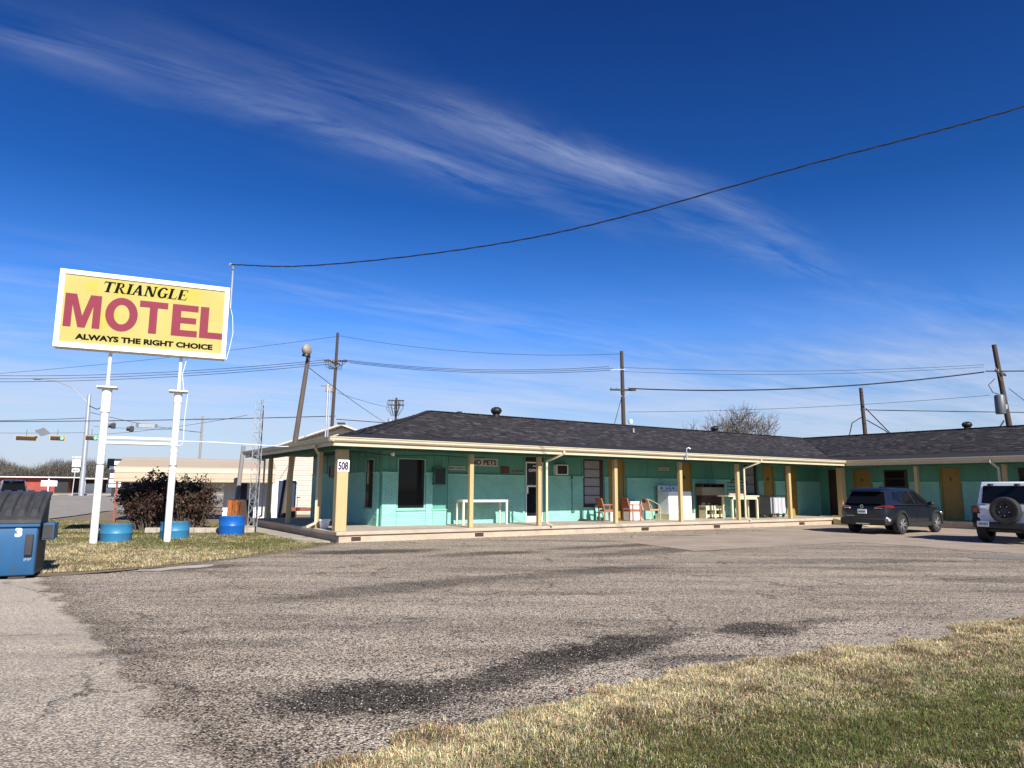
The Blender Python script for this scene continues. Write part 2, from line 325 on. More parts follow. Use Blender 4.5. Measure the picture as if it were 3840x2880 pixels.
def vcol(me, cols):
    """per-vertex colours"""
    a = me.color_attributes.new('Col', 'FLOAT_COLOR', 'POINT'); c = np.ones((len(me.vertices), 4), np.float32); c[:, :3] = cols; a.data.foreach_set('color', c.ravel())
def np_mesh(name, verts, tris, mat, cols=None, smooth=False, quads=False):
    me = bpy.data.meshes.new(name); k = 4 if quads else 3
    me.vertices.add(len(verts)); me.vertices.foreach_set('co', np.asarray(verts, np.float32).ravel())
    n = len(tris); me.loops.add(n * k); me.loops.foreach_set('vertex_index', np.asarray(tris, np.int32).ravel())
    me.polygons.add(n); me.polygons.foreach_set('loop_start', np.arange(0, n * k, k, dtype=np.int32))
    me.update(calc_edges=True); me.validate()
    me.materials.append(M[mat] if isinstance(mat, str) else mat)
    if cols is not None: vcol(me, cols)
    return me
# cheap value noise for scattering and colour patches
_PERM = np.random.default_rng(3).random((64, 64))
def vnoise(x, y, sc=1.0, oct=3):
    x = np.asarray(x, float) * sc; y = np.asarray(y, float) * sc; r = 0; a = 1.0; tot = 0
    for _ in range(oct):
        xi = np.floor(x).astype(int); yi = np.floor(y).astype(int); fx = x - xi; fy = y - yi; fx = fx * fx * (3 - 2 * fx); fy = fy * fy * (3 - 2 * fy)
        g = lambda i, j: _PERM[i % 64, j % 64]
        r = r + a * ((g(xi, yi) * (1 - fx) + g(xi + 1, yi) * fx) * (1 - fy) + (g(xi, yi + 1) * (1 - fx) + g(xi + 1, yi + 1) * fx) * fy)
        tot += a; a *= 0.5; x = x * 2.03 + 17.3; y = y * 2.03 + 5.1
    return r / tot
def inpoly(px, py, poly):
    px = np.asarray(px); py = np.asarray(py); ins = np.zeros(px.shape, bool); n = len(poly); j = n - 1
    for i in range(n):
        xi, yi = poly[i]; xj, yj = poly[j]
        c = ((yi > py) != (yj > py)) & (px < (xj - xi) * (py - yi) / (yj - yi + 1e-12) + xi); ins ^= c; j = i
    return ins
def smooth01(a, b, x):
    t = np.clip((np.asarray(x, float) - a) / (b - a), 0, 1); return t * t * (3 - 2 * t)
def G(x, y): return 0.5 * smooth01(50, 90, -0.52 * np.asarray(x, float) + 0.85 * np.asarray(y, float))
def sheet(name, poly, z, mat, jag=0.0, step=0.4, terrain=False):
    """flat ground sheet from an outline; the outline is subdivided and roughened"""
    pts = []
    n = len(poly)
    for i in range(n):
        a = Vector((*poly[i], 0)); b = Vector((*poly[(i + 1) % n], 0)); k = max(1, int((b - a).length / step)) if jag else 1
        nrm = Vector((-(b - a).y, (b - a).x, 0)).normalized()
        for q in range(k):
            p = a.lerp(b, q / k)
            if jag and q: p = p + nrm * (float(vnoise(p.x, p.y, 1.1, 4)) - 0.5) * 2 * jag
            pts.append(p)
    bm = bmesh.new(); vs = [bm.verts.new((p.x, p.y, 0)) for p in pts]; es = [bm.edges.new((vs[i], vs[(i + 1) % len(vs)])) for i in range(len(vs))]
    bmesh.ops.triangle_fill(bm, use_beauty=True, edges=es)
    if terrain:
        for _ in range(4): bmesh.ops.subdivide_edges(bm, edges=[e for e in bm.edges if e.calc_length() > 6], cuts=1, use_grid_fill=True)
        bmesh.ops.triangulate(bm, faces=bm.faces)
    for v in bm.verts: v.co.z = z + (float(G(v.co.x, v.co.y)) if terrain else 0)
    bmesh.ops.recalc_face_normals(bm, faces=bm.faces)
    for f in bm.faces:
        if f.normal.z < 0: f.normal_flip()
    me = bpy.data.meshes.new(name); bm.to_mesh(me); bm.free(); me.materials.append(M[mat] if isinstance(mat, str) else mat)
    return struct(link(name, me))
# ------------------------------------------------------------------ ground materials
def ramp(t, fac, stops):
    r = N(t, 'ShaderNodeValToRGB'); e = r.color_ramp.elements
    e[0].position, e[0].color = stops[0][0], (*stops[0][1], 1); e[1].position, e[1].color = stops[-1][0], (*stops[-1][1], 1)
    for p, c in stops[1:-1]:
        x = e.new(p); x.color = (*c, 1)
    t.links.new(fac, r.inputs[0]); return r.outputs[0]
def mixrgb(t, fac, a, b, mode='MIX'):
    m = N(t, 'ShaderNodeMix', data_type='RGBA', blend_type=mode)
    for i, x in ((0, fac), (6, a), (7, b)):
        if isinstance(x, (int, float)): m.inputs[i].default_value = x
        elif isinstance(x, tuple): m.inputs[i].default_value = (*x, 1)
        else: t.links.new(x, m.inputs[i])
    return m.outputs[2]
def maprange(t, x, a, b, c=0.0, d=1.0):
    m = N(t, 'ShaderNodeMapRange'); t.links.new(x, m.inputs[0])
    for i, v in zip((1, 2, 3, 4), (a, b, c, d)): m.inputs[i].default_value = v
    return m.outputs[0]
def noise(t, vec, scale, detail=5, rough=0.6, out='Fac'):
    n = N(t, 'ShaderNodeTexNoise'); n.inputs['Scale'].default_value = scale; n.inputs['Detail'].default_value = detail; n.inputs['Roughness'].default_value = rough
    t.links.new(vec, n.inputs['Vector']); return n.outputs[out]
def mapping(t, vec, loc=(0, 0, 0), rot=0.0, sc=(1, 1, 1), typ='POINT'):
    m = N(t, 'ShaderNodeMapping', vector_type=typ); m.inputs['Location'].default_value = loc; m.inputs['Rotation'].default_value = (0, 0, rot); m.inputs['Scale'].default_value = sc
    t.links.new(vec, m.inputs[0]); return m.outputs[0]
def asphalt():
    m, t, p = newmat('chip_seal_asphalt')
    pos = N(t, 'ShaderNodeNewGeometry').outputs['Position']
    v = N(t, 'ShaderNodeTexVoronoi'); v.inputs['Scale'].default_value = 62; t.links.new(pos, v.inputs['Vector'])
    sx = N(t, 'ShaderNodeSeparateColor'); t.links.new(v.outputs['Color'], sx.inputs[0])
    chips = ramp(t, sx.outputs[0], [(0.0, (0.13, 0.106, 0.084)), (0.25, (0.37, 0.300, 0.230)), (0.58, (0.59, 0.488, 0.380)), (0.86, (0.78, 0.665, 0.53)), (1.0, (0.90, 0.80, 0.66))])
    v2 = N(t, 'ShaderNodeTexVoronoi'); v2.inputs['Scale'].default_value = 23; t.links.new(pos, v2.inputs['Vector'])
    s2 = N(t, 'ShaderNodeSeparateColor'); t.links.new(v2.outputs['Color'], s2.inputs[0])
    chips = mixrgb(t, maprange(t, s2.outputs[1], 0.78, 1.0, 0.0, 0.5), chips, (0.44, 0.39, 0.34))
    gap = maprange(t, v.outputs['Distance'], 0.42, 0.75)
    col = mixrgb(t, gap, chips, (0.060, 0.054, 0.050))
    # broad wear: streaks along the drive, blotches
    st = mapping(t, pos, rot=-(YAW - R(6)), sc=(0.16, 1.0, 1.0))
    wear = maprange(t, noise(t, st, 1.0, 9, 0.70), 0.44, 0.66)
    col = mixrgb(t, math_n(t, 'MULTIPLY', wear, 0.75), col, mixrgb(t, 1.0, col, (0.36, 0.345, 0.345), 'MULTIPLY'))
    blot = maprange(t, noise(t, pos, 0.55, 6, 0.6), 0.42, 0.68)
    col = mixrgb(t, math_n(t, 'MULTIPLY', blot, 0.45), col, mixrgb(t, 1.0, col, (1.30, 1.22, 1.14), 'MULTIPLY'))
    # bleached gravelly side by the dumpster
    nrm = (-0.787, -0.617)
    sp_ = N(t, 'ShaderNodeSeparateXYZ'); t.links.new(pos, sp_.inputs[0])
    sd = math_n(t, 'ADD', math_n(t, 'MULTIPLY', math_n(t, 'ADD', sp_.outputs[0], 5.2), nrm[0]), math_n(t, 'MULTIPLY', math_n(t, 'ADD', sp_.outputs[1], -8.75), nrm[1]))
    sd = math_n(t, 'ADD', sd, math_n(t, 'MULTIPLY', math_n(t, 'SUBTRACT', noise(t, pos, 1.5, 5, 0.6), 0.5), 0.9))
    gf = maprange(t, sd, -0.02, 0.09)
    fade = maprange(t, sp_.outputs[1], 3.5, 8.5, 0.30, 0.95)
    col = mixrgb(t, math_n(t, 'MULTIPLY', gf, fade), col, mixrgb(t, 0.62, mixrgb(t, 1.0, col, (1.25, 1.22, 1.15), 'MULTIPLY'), (0.50, 0.445, 0.375)))
    edge = math_n(t, 'MULTIPLY', maprange(t, sd, -0.55, -0.1), maprange(t, sd, 0.12, 0.0))
    col = mixrgb(t, math_n(t, 'MULTIPLY', edge, 0.45), col, mixrgb(t, 1.0, col, (0.4, 0.38, 0.36), 'MULTIPLY'))
    # dark oily patches with their own shapes
    wn = N(t, 'ShaderNodeTexNoise'); wn.inputs['Scale'].default_value = 1.7; wn.inputs['Detail'].default_value = 7; wn.inputs['Roughness'].default_value = 0.66; t.links.new(pos, wn.inputs['Vector'])
    w3 = N(t, 'ShaderNodeVectorMath', operation='SUBTRACT'); t.links.new(wn.outputs['Color'], w3.inputs[0]); w3.inputs[1].default_value = (0.5, 0.5, 0.5)
    w4 = N(t, 'ShaderNodeVectorMath', operation='SCALE'); t.links.new(w3.outputs[0], w4.inputs[0]); w4.inputs['Scale'].default_value = 0.9
    w5 = N(t, 'ShaderNodeVectorMath', operation='ADD'); t.links.new(pos, w5.inputs[0]); t.links.new(w4.outputs[0], w5.inputs[1]); wp = w5.outputs[0]
    hf = math_n(t, 'ADD', math_n(t, 'MULTIPLY', math_n(t, 'SUBTRACT', noise(t, pos, 7.0, 8, 0.75), 0.5), 1.1), math_n(t, 'MULTIPLY', math_n(t, 'SUBTRACT', sx.outputs[2], 0.5), 0.35))
    tot = None
    for cx, cy, ang, hl, hw, am in ((-1.05, 5.50, 8, 0.85, 0.50, 1.0), (-0.15, 6.10, 36, 1.0, 0.36, 0.9), (0.85, 7.15, 40, 1.45, 0.46, 1.0), (2.85, 8.30, 18, 0.66, 0.42, 1.0), (3.75, 8.75, 20, 0.45, 0.2, 0.65), (1.75, 8.1, 30, 0.5, 0.16, 0.5), (1.9, 6.75, 25, 0.5, 0.12, 0.7), (-0.3, 5.0, 20, 0.5, 0.12, 0.6),
                                    (-1.6, 11.6, 40, 2.6, 0.55, 0.62), (1.6, 13.9, 36, 2.4, 0.5, 0.5), (-3.4, 17.8, 22, 2.0, 0.7, 0.85), (-0.6, 17.4, 30, 1.7, 0.5, 0.7), (4.5, 19.0, 36, 4.0, 0.7, 0.6),
                                    (1.55, 6.7, 30, 0.5, 0.16, 0.6), (-6.8, 14.0, 15, 1.6, 0.5, 0.8), (7.5, 16.2, 5, 2.5, 0.6, 0.45), (-3.0, 7.2, 20, 1.2, 0.2, 0.4), (9.0, 12.8, 0, 1.8, 0.4, 0.55), (6.0, 22.0, 33, 7.0, 0.5, 0.7)):
        q = mapping(t, wp, loc=(cx, cy, 0), rot=R(ang), sc=(hl, hw, 1.0), typ='TEXTURE')
        l = N(t, 'ShaderNodeVectorMath', operation='LENGTH'); t.links.new(q, l.inputs[0])
        f = maprange(t, math_n(t, 'ADD', l.outputs['Value'], hf), 1.10, 0.70, 0.0, am); tot = f if tot is None else math_n(t, 'MAXIMUM', tot, f)
    brk = maprange(t, sx.outputs[1], 0.0, 1.0, 0.72, 1.0)
    col = mixrgb(t, math_n(t, 'MULTIPLY', math_n(t, 'MULTIPLY', tot, brk), 0.95), col, mixrgb(t, 1.0, col, (0.06, 0.06, 0.07), 'MULTIPLY'))
    # sandy grit washed along the lawn edge
    ed = math_n(t, 'ADD', math_n(t, 'MULTIPLY', sp_.outputs[0], -0.52), math_n(t, 'MULTIPLY', math_n(t, 'ADD', sp_.outputs[1], -5.15), 0.854))
    ed = math_n(t, 'ADD', ed, math_n(t, 'ADD', math_n(t, 'MULTIPLY', math_n(t, 'SUBTRACT', noise(t, pos, 1.3, 7, 0.7), 0.5), 1.1), math_n(t, 'MULTIPLY', math_n(t, 'SUBTRACT', sx.outputs[2], 0.5), 0.25)))
    gm_ = math_n(t, 'MULTIPLY', math_n(t, 'MULTIPLY', maprange(t, ed, 0.42, 0.10, 0.0, 0.85), maprange(t, ed, -1.0, -0.6)), maprange(t, sp_.outputs[0], 0.6, 2.6))
    col = mixrgb(t, gm_, col, mixrgb(t, 0.75, col, (0.36, 0.31, 0.255)))
    # hairline cracks
    cv = N(t, 'ShaderNodeTexVoronoi', feature='DISTANCE_TO_EDGE'); cv.inputs['Scale'].default_value = 0.45; t.links.new(wp, cv.inputs['Vector'])
    ck = math_n(t, 'MULTIPLY', maprange(t, cv.outputs['Distance'], 0.011, 0.003), maprange(t, noise(t, pos, 0.6, 2), 0.44, 0.54))
    col = mixrgb(t, math_n(t, 'MULTIPLY', ck, 0.75), col, (0.03, 0.028, 0.027))
    t.links.new(col, p.inputs['Base Color']); p.inputs['Roughness'].default_value = 0.95; p.inputs['Specular IOR Level'].default_value = 0.08
    b = N(t, 'ShaderNodeBump'); b.inputs['Strength'].default_value = 0.9; b.inputs['Distance'].default_value = 0.010; b.invert = True
    t.links.new(math_n(t, 'ADD', v.outputs['Distance'], math_n(t, 'MULTIPLY', noise(t, pos, 4.0, 3), 0.6)), b.inputs['Height']); t.links.new(b.outputs[0], p.inputs['Normal'])
    return m
M['asphalt'] = asphalt()
def concrete(name, col, joint=0.0, rot=0.0, stain=(0.16, 0.13, 0.11)):
    m, t, p = newmat(name); pos = N(t, 'ShaderNodeNewGeometry').outputs['Position']
    c = mixrgb(t, maprange(t, noise(t, pos, 0.9, 7, 0.65), 0.32, 0.68), tuple(x * 0.80 for x in col), tuple(min(1, x * 1.16) for x in col))
    c = mixrgb(t, math_n(t, 'MULTIPLY', maprange(t, noise(t, mapping(t, pos, rot=rot, sc=(0.3, 1.4, 1)), 1.1, 8, 0.7), 0.52, 0.72), 0.5), c, stain)
    c = mixrgb(t, math_n(t, 'MULTIPLY', noise(t, pos, 70, 3), 0.25), c, tuple(x * 0.7 for x in col))
    t.links.new(c, p.inputs['Base Color']); p.inputs['Roughness'].default_value = 0.95; p.inputs['Specular IOR Level'].default_value = 0.08
    b = N(t, 'ShaderNodeBump'); b.inputs['Strength'].default_value = 0.35; b.inputs['Distance'].default_value = 0.006; t.links.new(noise(t, pos, 60, 4), b.inputs['Height']); t.links.new(b.outputs[0], p.inputs['Normal'])
    return m
M['pad'] = concrete('parking_pad_concrete', (0.37, 0.30, 0.238), rot=-YAW)
M['patch'] = concrete('pale_concrete_patch', (0.42, 0.39, 0.34))
M['bluepatch'] = concrete('grey_blue_patch', (0.225, 0.205, 0.185))
M['walk'] = concrete('walkway_concrete', (0.43, 0.38, 0.31))
M['road'] = concrete('worn_road_concrete', (0.30, 0.275, 0.245), rot=R(20), stain=(0.17, 0.15, 0.13))
M['island'] = concrete('island_concrete', (0.40, 0.33, 0.27))
def soil(name, a, b, c):
    m, t, p = newmat(name); pos = N(t, 'ShaderNodeNewGeometry').outputs['Position']
    q = mixrgb(t, maprange(t, noise(t, pos, 1.3, 6, 0.65), 0.36, 0.64), a, b); q = mixrgb(t, maprange(t, noise(t, pos, 34, 4, 0.7), 0.45, 0.62), q, c)
    t.links.new(q, p.inputs['Base Color']); p.inputs['Roughness'].default_value = 0.95; p.inputs['Specular IOR Level'].default_value = 0.15
    bb_ = N(t, 'ShaderNodeBump'); bb_.inputs['Strength'].default_value = 0.8; bb_.inputs['Distance'].default_value = 0.03; t.links.new(noise(t, pos, 28, 5, 0.7), bb_.inputs['Height']); t.links.new(bb_.outputs[0], p.inputs['Normal'])
    return m
M['lawnsoil'] = soil('thatch_and_soil', (0.10, 0.075, 0.042), (0.055, 0.052, 0.024), (0.15, 0.115, 0.065))
M['dirt'] = soil('bare_dirt_edge', (0.22, 0.17, 0.12), (0.30, 0.24, 0.175), (0.15, 0.115, 0.085))
M['farground'] = soil('dry_far_ground', (0.20, 0.165, 0.10), (0.13, 0.125, 0.05), (0.17, 0.14, 0.09))

# ------------------------------------------------------------------ ground, lot, lawns, road
def ground_sheet():
    ax = np.concatenate([-np.geomspace(900, 10, 40), np.linspace(-8, 8, 9), np.geomspace(10, 900, 40)])
    X, Y = np.meshgrid(ax, ax + 0.0); Z = G(X, Y) - 0.035
    n = len(ax); vs = np.stack([X.ravel(), Y.ravel(), Z.ravel()], 1); i = np.arange((n - 1) * n).reshape(n - 1, n)[:, :-1].ravel()
    me = np_mesh('ground', vs, np.stack([i, i + 1, i + n + 1, i + n], 1), 'farground', quads=True); struct(link('ground', me))
ground_sheet()
b2 = lambda u, v: tuple(B(u, v)[:2])
LOT = [(-9.2, 11.9), (-8.0, 12.55), (-7.3, 13.05), (-6.49, 14.43), (-5.7, 16.8), b2(-0.1, -0.3), b2(0.2, 0.5), b2(30, 0.5), b2(30, -30), (24, -6), (-14, -6), (-20, 4)]
sheet('asphalt_lot', LOT, 0.0, 'asphalt', jag=0.16)
PADP = [b2(7.83, -2.78), b2(7.1, -6.9), b2(14.05, -7.14), b2(13.7, -14.0), b2(13.6, -26), b2(26.5, -26), b2(26.5, -0.2), b2(16.7, -0.2), b2(16.7, -2.2), b2(11.7, -2.7)]
sheet('parking_pad', PADP, 0.006, 'pad', jag=0.06)
sheet('concrete_patch', [(-7.1, 13.25), (-6.5, 13.35), (-5.95, 14.1), (-6.0, 14.55), (-6.5, 14.25), (-7.0, 13.6)], 0.010, 'patch', jag=0.22, step=0.12)
sheet('repair_patch', [(10.9, 16.9), (12.6, 16.4), (14.5, 16.8), (14.2, 17.6), (12.4, 17.6), (11.0, 17.3)], 0.008, 'bluepatch', jag=0.1, step=0.25)
LAWN = [(-1.75, 3.3), (-0.84, 4.2), (-0.51, 4.58), (-0.02, 5.16), (0.57, 5.55), (1.27, 6.0), (2.07, 6.45), (3.37, 7.2), (4.47, 7.73), (6.37, 9.03), (10, 11.6), (16, 15), (24, 12), (20, -5), (-6, -5), (-4, 1.0)]
sheet('lawn_soil', LAWN, 0.008, 'lawnsoil', jag=0.22, step=0.15)
LLAWN = [(-10.2, 12.3), (-8.6, 12.75), (-7.9, 13.2), (-7.0, 14.1), (-6.25, 15.6), (-5.6, 17.7), (-5.0, 20.2), b2(-0.75, 1.2), b2(-0.95, 9.5), (-10.5, 30.5), (-15.5, 31.0), (-21.7, 33.2), (-34, 26), (-30, 14), (-16, 8)]
M['vergesoil'] = soil('dry_verge_thatch', (0.22, 0.175, 0.095), (0.14, 0.12, 0.055), (0.30, 0.24, 0.14))
sheet('verge_soil', LLAWN, 0.012, 'vergesoil', jag=0.24, step=0.2)
sheet('dirt_edge', [(-10.2, 11.9), (-7.9, 12.6), (-6.6, 14.2), (-5.5, 17.0), (-4.9, 20.15), (-5.15, 20.6), (-5.9, 17.6), (-6.6, 15.4), (-7.5, 13.9), (-8.4, 13.2), (-10.2, 12.7)], 0.005, 'dirt', jag=0.1, step=0.3)
MB().box(-0.80, -0.02, 0.45, 11.0, -0.1, 0.028).build('walkway', 'walk'); wk = bpy.data.objects['walkway']; wk.location = ORG; wk.rotation_euler = (0, 0, YAW); struct(wk)
sheet('yard_dirt', [b2(-0.9, 9.6), b2(14, 10.5), b2(14, 34), (-24, 62), (-25.4, 45.4), (-22.8, 37.7), (-21.6, 33.3), (-15.5, 31.1), (-10.5, 30.6)], 0.004, 'dirt')
sheet('road', [(-70, 18), (-45, 26), (-30, 31), (-22.2, 34.4), (-23.2, 37.9), (-25.8, 45.4), (-20, 60), (0, 72), (80, 110), (80, 190), (-40, 168), (-190, 150), (-200, 60)], 0.012, 'road', terrain=True)
isl = MB(); ip = [(-62, 84), (-45, 93), (-38, 97), (-36, 95), (-44, 88), (-60, 79.5)]
isl.prism(ip, lambda x, y: (x, y, float(G(x, y)) - 0.1), lambda x, y: (x, y, float(G(x, y)) + 0.13)); struct(isl.build('traffic_island', 'island'))

# ------------------------------------------------------------------ grass (nobody could count it)
def grass(name, poly, n, region, hmin, hmax, wid, green, label, seed, edge_fade=None, zb=0.008, bright=1.0):
    rg = np.random.default_rng(seed); X = []; Y = []
    while sum(map(len, X)) < n:
        x = rg.uniform(region[0], region[1], n); y = rg.uniform(region[2], region[3], n); k = inpoly(x, y, poly)
        if edge_fade is not None: k &= edge_fade(x, y, rg)
        X.append(x[k]); Y.append(y[k])
    x = np.concatenate(X)[:n]; y = np.concatenate(Y)[:n]
    jx = (vnoise(x, y, 1.6, 3) - .5) * .30; jy = (vnoise(x + 40, y, 1.6, 3) - .5) * .30; x = x + jx; y = y + jy
    tuft = vnoise(x, y, 13.0, 2); big = vnoise(x + 11, y + 7, 0.75, 3)
    h = rg.uniform(hmin, hmax, n) * (0.55 + 0.9 * tuft)
    az = rg.uniform(0, 2 * np.pi, n); lean = rg.uniform(0.25, 1.9, n); dx, dy = np.cos(az), np.sin(az); w = wid * rg.uniform(.6, 1.3, n) * 0.5
    fx = np.cos(az + np.pi / 2 + rg.uniform(-.8, .8, n)) * w; fy = np.sin(az + np.pi / 2 + rg.uniform(-.8, .8, n)) * w
    P = np.zeros((n, 5, 3)); m1 = 0.5; 
    P[:, 0] = np.stack([x - fx, y - fy, np.full(n, zb)], 1); P[:, 1] = np.stack([x + fx, y + fy, np.full(n, zb)], 1)
    mx_, my_ = x + dx * h * lean * .30, y + dy * h * lean * .30; mz = zb + h * .62
    P[:, 2] = np.stack([mx_ - fx * .8, my_ - fy * .8, mz], 1); P[:, 3] = np.stack([mx_ + fx * .8, my_ + fy * .8, mz], 1)
    P[:, 4] = np.stack([x + dx * h * lean, y + dy * h * lean, zb + h * np.clip(1.05 - .42 * lean, .28, 1)], 1)
    i = np.arange(n)[:, None] * 5
    T = np.concatenate([i + [0, 1, 3], i + [0, 3, 2], i + [2, 3, 4]], 1).reshape(-1, 3)
    g = green(x, y, big, rg)
    straw = np.stack([rg.uniform(.40, .66, n), rg.uniform(.33, .55, n), rg.uniform(.18, .32, n)], 1)
    brown = np.stack([rg.uniform(.13, .26, n), rg.uniform(.09, .18, n), rg.uniform(.05, .10, n)], 1)
    grn = np.stack([rg.uniform(.08, .19, n), rg.uniform(.10, .19, n), rg.uniform(.022, .055, n)], 1)
    u = rg.random(n); dead = np.clip((vnoise(x + 90, y + 3, 2.6, 3) - .50) * 3.5, .08, .7); c = np.where((u < g)[:, None], grn, np.where((rg.random(n) < dead)[:, None], brown, straw)) * (bright * (.55 + .80 * vnoise(x + 31, y + 77, 9.0, 2)))[:, None]
    me = np_mesh(name, P.reshape(-1, 3), T, 'grassblade', np.repeat(c, 5, 0))
    o = link(name, me); tag(o, label, 'grass', kind='stuff'); return o
def edge_d(x, y):   # how far inside the near lawn
    ex = np.array([-0.84, -0.51, -0.02, 0.57, 1.27, 2.07, 3.37, 4.47, 6.37, 10]); ey = np.array([4.2, 4.58, 5.16, 5.55, 6.0, 6.45, 7.2, 7.73, 9.03, 11.6])
    return np.interp(x, ex, ey) - y
def green_near(x, y, big, rg): return np.clip((edge_d(x, y) - 0.35) * 0.75, 0, 1) * np.clip((big * .6 + .4 * vnoise(x + 3, y + 9, 3.2, 3) - .33) * 5.5, 0.06, 0.88) + 0.04
VIS = lambda x, y, rg: (x < 0.74 * y + 0.9) & (y > 3.2)
grass('near_lawn', LAWN, 300000, (-1.6, 9.5, 3.2, 11.5), 0.014, 0.042, 0.0034, green_near, 'clipped straw and green winter lawn in the near corner', 1, lambda x, y, rg: VIS(x, y, rg) & (rg.random(len(x)) < np.clip(7.5 / (y + .1), .3, 1.15) ** 1.3))
grass('near_lawn_fringe', [(x_, y_ + .32 if 0 < i_ < 12 else y_) for i_, (x_, y_) in enumerate(LAWN)], 60000, (-1.6, 9.0, 3.4, 10.8), 0.02, 0.058, 0.0042, lambda x, y, b, rg: np.full(len(x), .03), 'pale dry grass fringe along the asphalt edge', 2, lambda x, y, rg: VIS(x, y, rg) & (edge_d(x, y) < 0.75 * rg.random(len(x)) + .15) & (edge_d(x, y) > -0.34 * np.clip((vnoise(x, y, 1.9, 4) - .42) * 5, -.3, 1)), bright=1.25)
def green_left(x, y, big, rg): return np.clip(smooth01(17.2, 20.6, y + 0.35 * x + 4.0) * 1.0 * np.clip(big * 1.9 - .25, .15, 1), 0.03, .9)
grass('verge_grass', LLAWN, 240000, (-24, -4.6, 12, 33.3), 0.022, 0.065, 0.0075, green_left, 'dry grass verge greener around the sign posts', 3, lambda x, y, rg: (x > -0.78 * y) & (vnoise(x, y, 2.2, 3) > 0.30))
def stones(name, region, n, test, label):
    rg = np.random.default_rng(5); x = rg.uniform(region[0], region[1], n); y = rg.uniform(region[2], region[3], n); k = test(x, y); x = x[k]; y = y[k]; n = len(x)
    s = rg.uniform(.003, .008, n) * np.where(rg.random(n) < .05, 1.7, 1); base = np.array([[1, 0, 0], [0, 1, 0], [-1, 0, 0], [0, -1, 0], [0, 0, .8], [0, 0, -.5]])
    a = rg.uniform(0, 6.3, n); ca_, sa_ = np.cos(a), np.sin(a); V = np.zeros((n, 6, 3)); q = base[None] * rg.uniform(.6, 1.25, (n, 6, 1)) * s[:, None, None]
    V[:, :, 0] = x[:, None] + q[:, :, 0] * ca_[:, None] - q[:, :, 1] * sa_[:, None]; V[:, :, 1] = y[:, None] + q[:, :, 0] * sa_[:, None] + q[:, :, 1] * ca_[:, None]; V[:, :, 2] = q[:, :, 2] + (s * .3)[:, None]
    f = np.array([[0, 1, 4], [1, 2, 4], [2, 3, 4], [3, 0, 4]]); T = (np.arange(n)[:, None, None] * 6 + f[None]).reshape(-1, 3)
    c = rg.uniform(.16, .52, (n, 1)) * np.array([[1, .90, .80]]) * rg.uniform(.92, 1.05, (n, 3))
    o = link(name, np_mesh(name, V.reshape(-1, 3), T, 'stone', np.repeat(c, 6, 0))); tag(o, label, 'gravel', kind='stuff')
stones('loose_gravel', (-9, 5, 3.6, 12.6), 60000, lambda x, y: inpoly(x, y, LOT) & ~inpoly(x, y, LAWN) & (np.abs(x) < .75 * y + .5) & (RNG.random(len(x)) < np.clip(5.0 / y, 0, 1) ** 1.2), 'loose pale chippings scattered over the asphalt')

def litter():
    rg = np.random.default_rng(41); n = 420; x = rg.uniform(-1.2, 8.5, n); d = np.abs(rg.normal(0, .28, n)) * np.where(rg.random(n) < .7, -1, 1); y = np.interp(x, [-0.84, 0.57, 2.07, 4.47, 6.37, 10], [4.2, 5.55, 6.45, 7.73, 9.03, 11.6]) - d
    x2 = rg.uniform(-7.5, -5, 160); y2 = np.interp(x2, [-8, -7, -6, -5], [12.7, 13.7, 16, 20]) + rg.normal(0, .3, 160); x = np.concatenate([x, x2]); y = np.concatenate([y, y2]); n = len(x)
    a = rg.uniform(0, 6.3, n); s = rg.uniform(.008, .026, n); V = np.zeros((n, 4, 3))
    for k, (lx, ly, lz) in enumerate(((-1, 0, .1), (0, .45, .5), (1, 0, .2), (0, -.45, .35))):
        V[:, k, 0] = x + s * (lx * np.cos(a) - ly * np.sin(a)); V[:, k, 1] = y + s * (lx * np.sin(a) + ly * np.cos(a)); V[:, k, 2] = .012 + s * lz * rg.uniform(.5, 1.5, n)
    c = np.stack([rg.uniform(.06, .22, n), rg.uniform(.035, .12, n), rg.uniform(.02, .06, n)], 1)
    o = link('leaf_litter', np_mesh('leaf_litter', V.reshape(-1, 3), np.arange(n * 4).reshape(-1, 4), 'leaf', np.repeat(c, 4, 0), quads=True)); tag(o, 'scattered dry brown leaves along the grass edges', 'leaves', kind='stuff')
litter()
# ------------------------------------------------------------------ the motel
SLB = 0.31; VW = 2.70; VB = 2.24; ZC = 2.84
mot = thing('motel_building', 'long teal motel with cream posts, deep porch and dark shingle roof', 'motel', ORG, YAW)
GA = R(3.5); WV = Vector((math.sin(GA), -math.cos(GA), 0)); BV = Vector((math.cos(GA), math.sin(GA), 0)); RO = Vector((24.75, -0.35, 0))
def rw(a, b, z=0.0): return RO + WV * a + BV * b + Vector((0, 0, z))        # right wing: a towards the camera, b inwards
def rwbox(mb, a0, a1, b0, b1, z0, z1):
    return mb.prism([(a0, b0), (a1, b0), (a1, b1), (a0, b1)], lambda a, b: rw(a, b, z0), lambda a, b: rw(a, b, z1))
RWL = 17.0
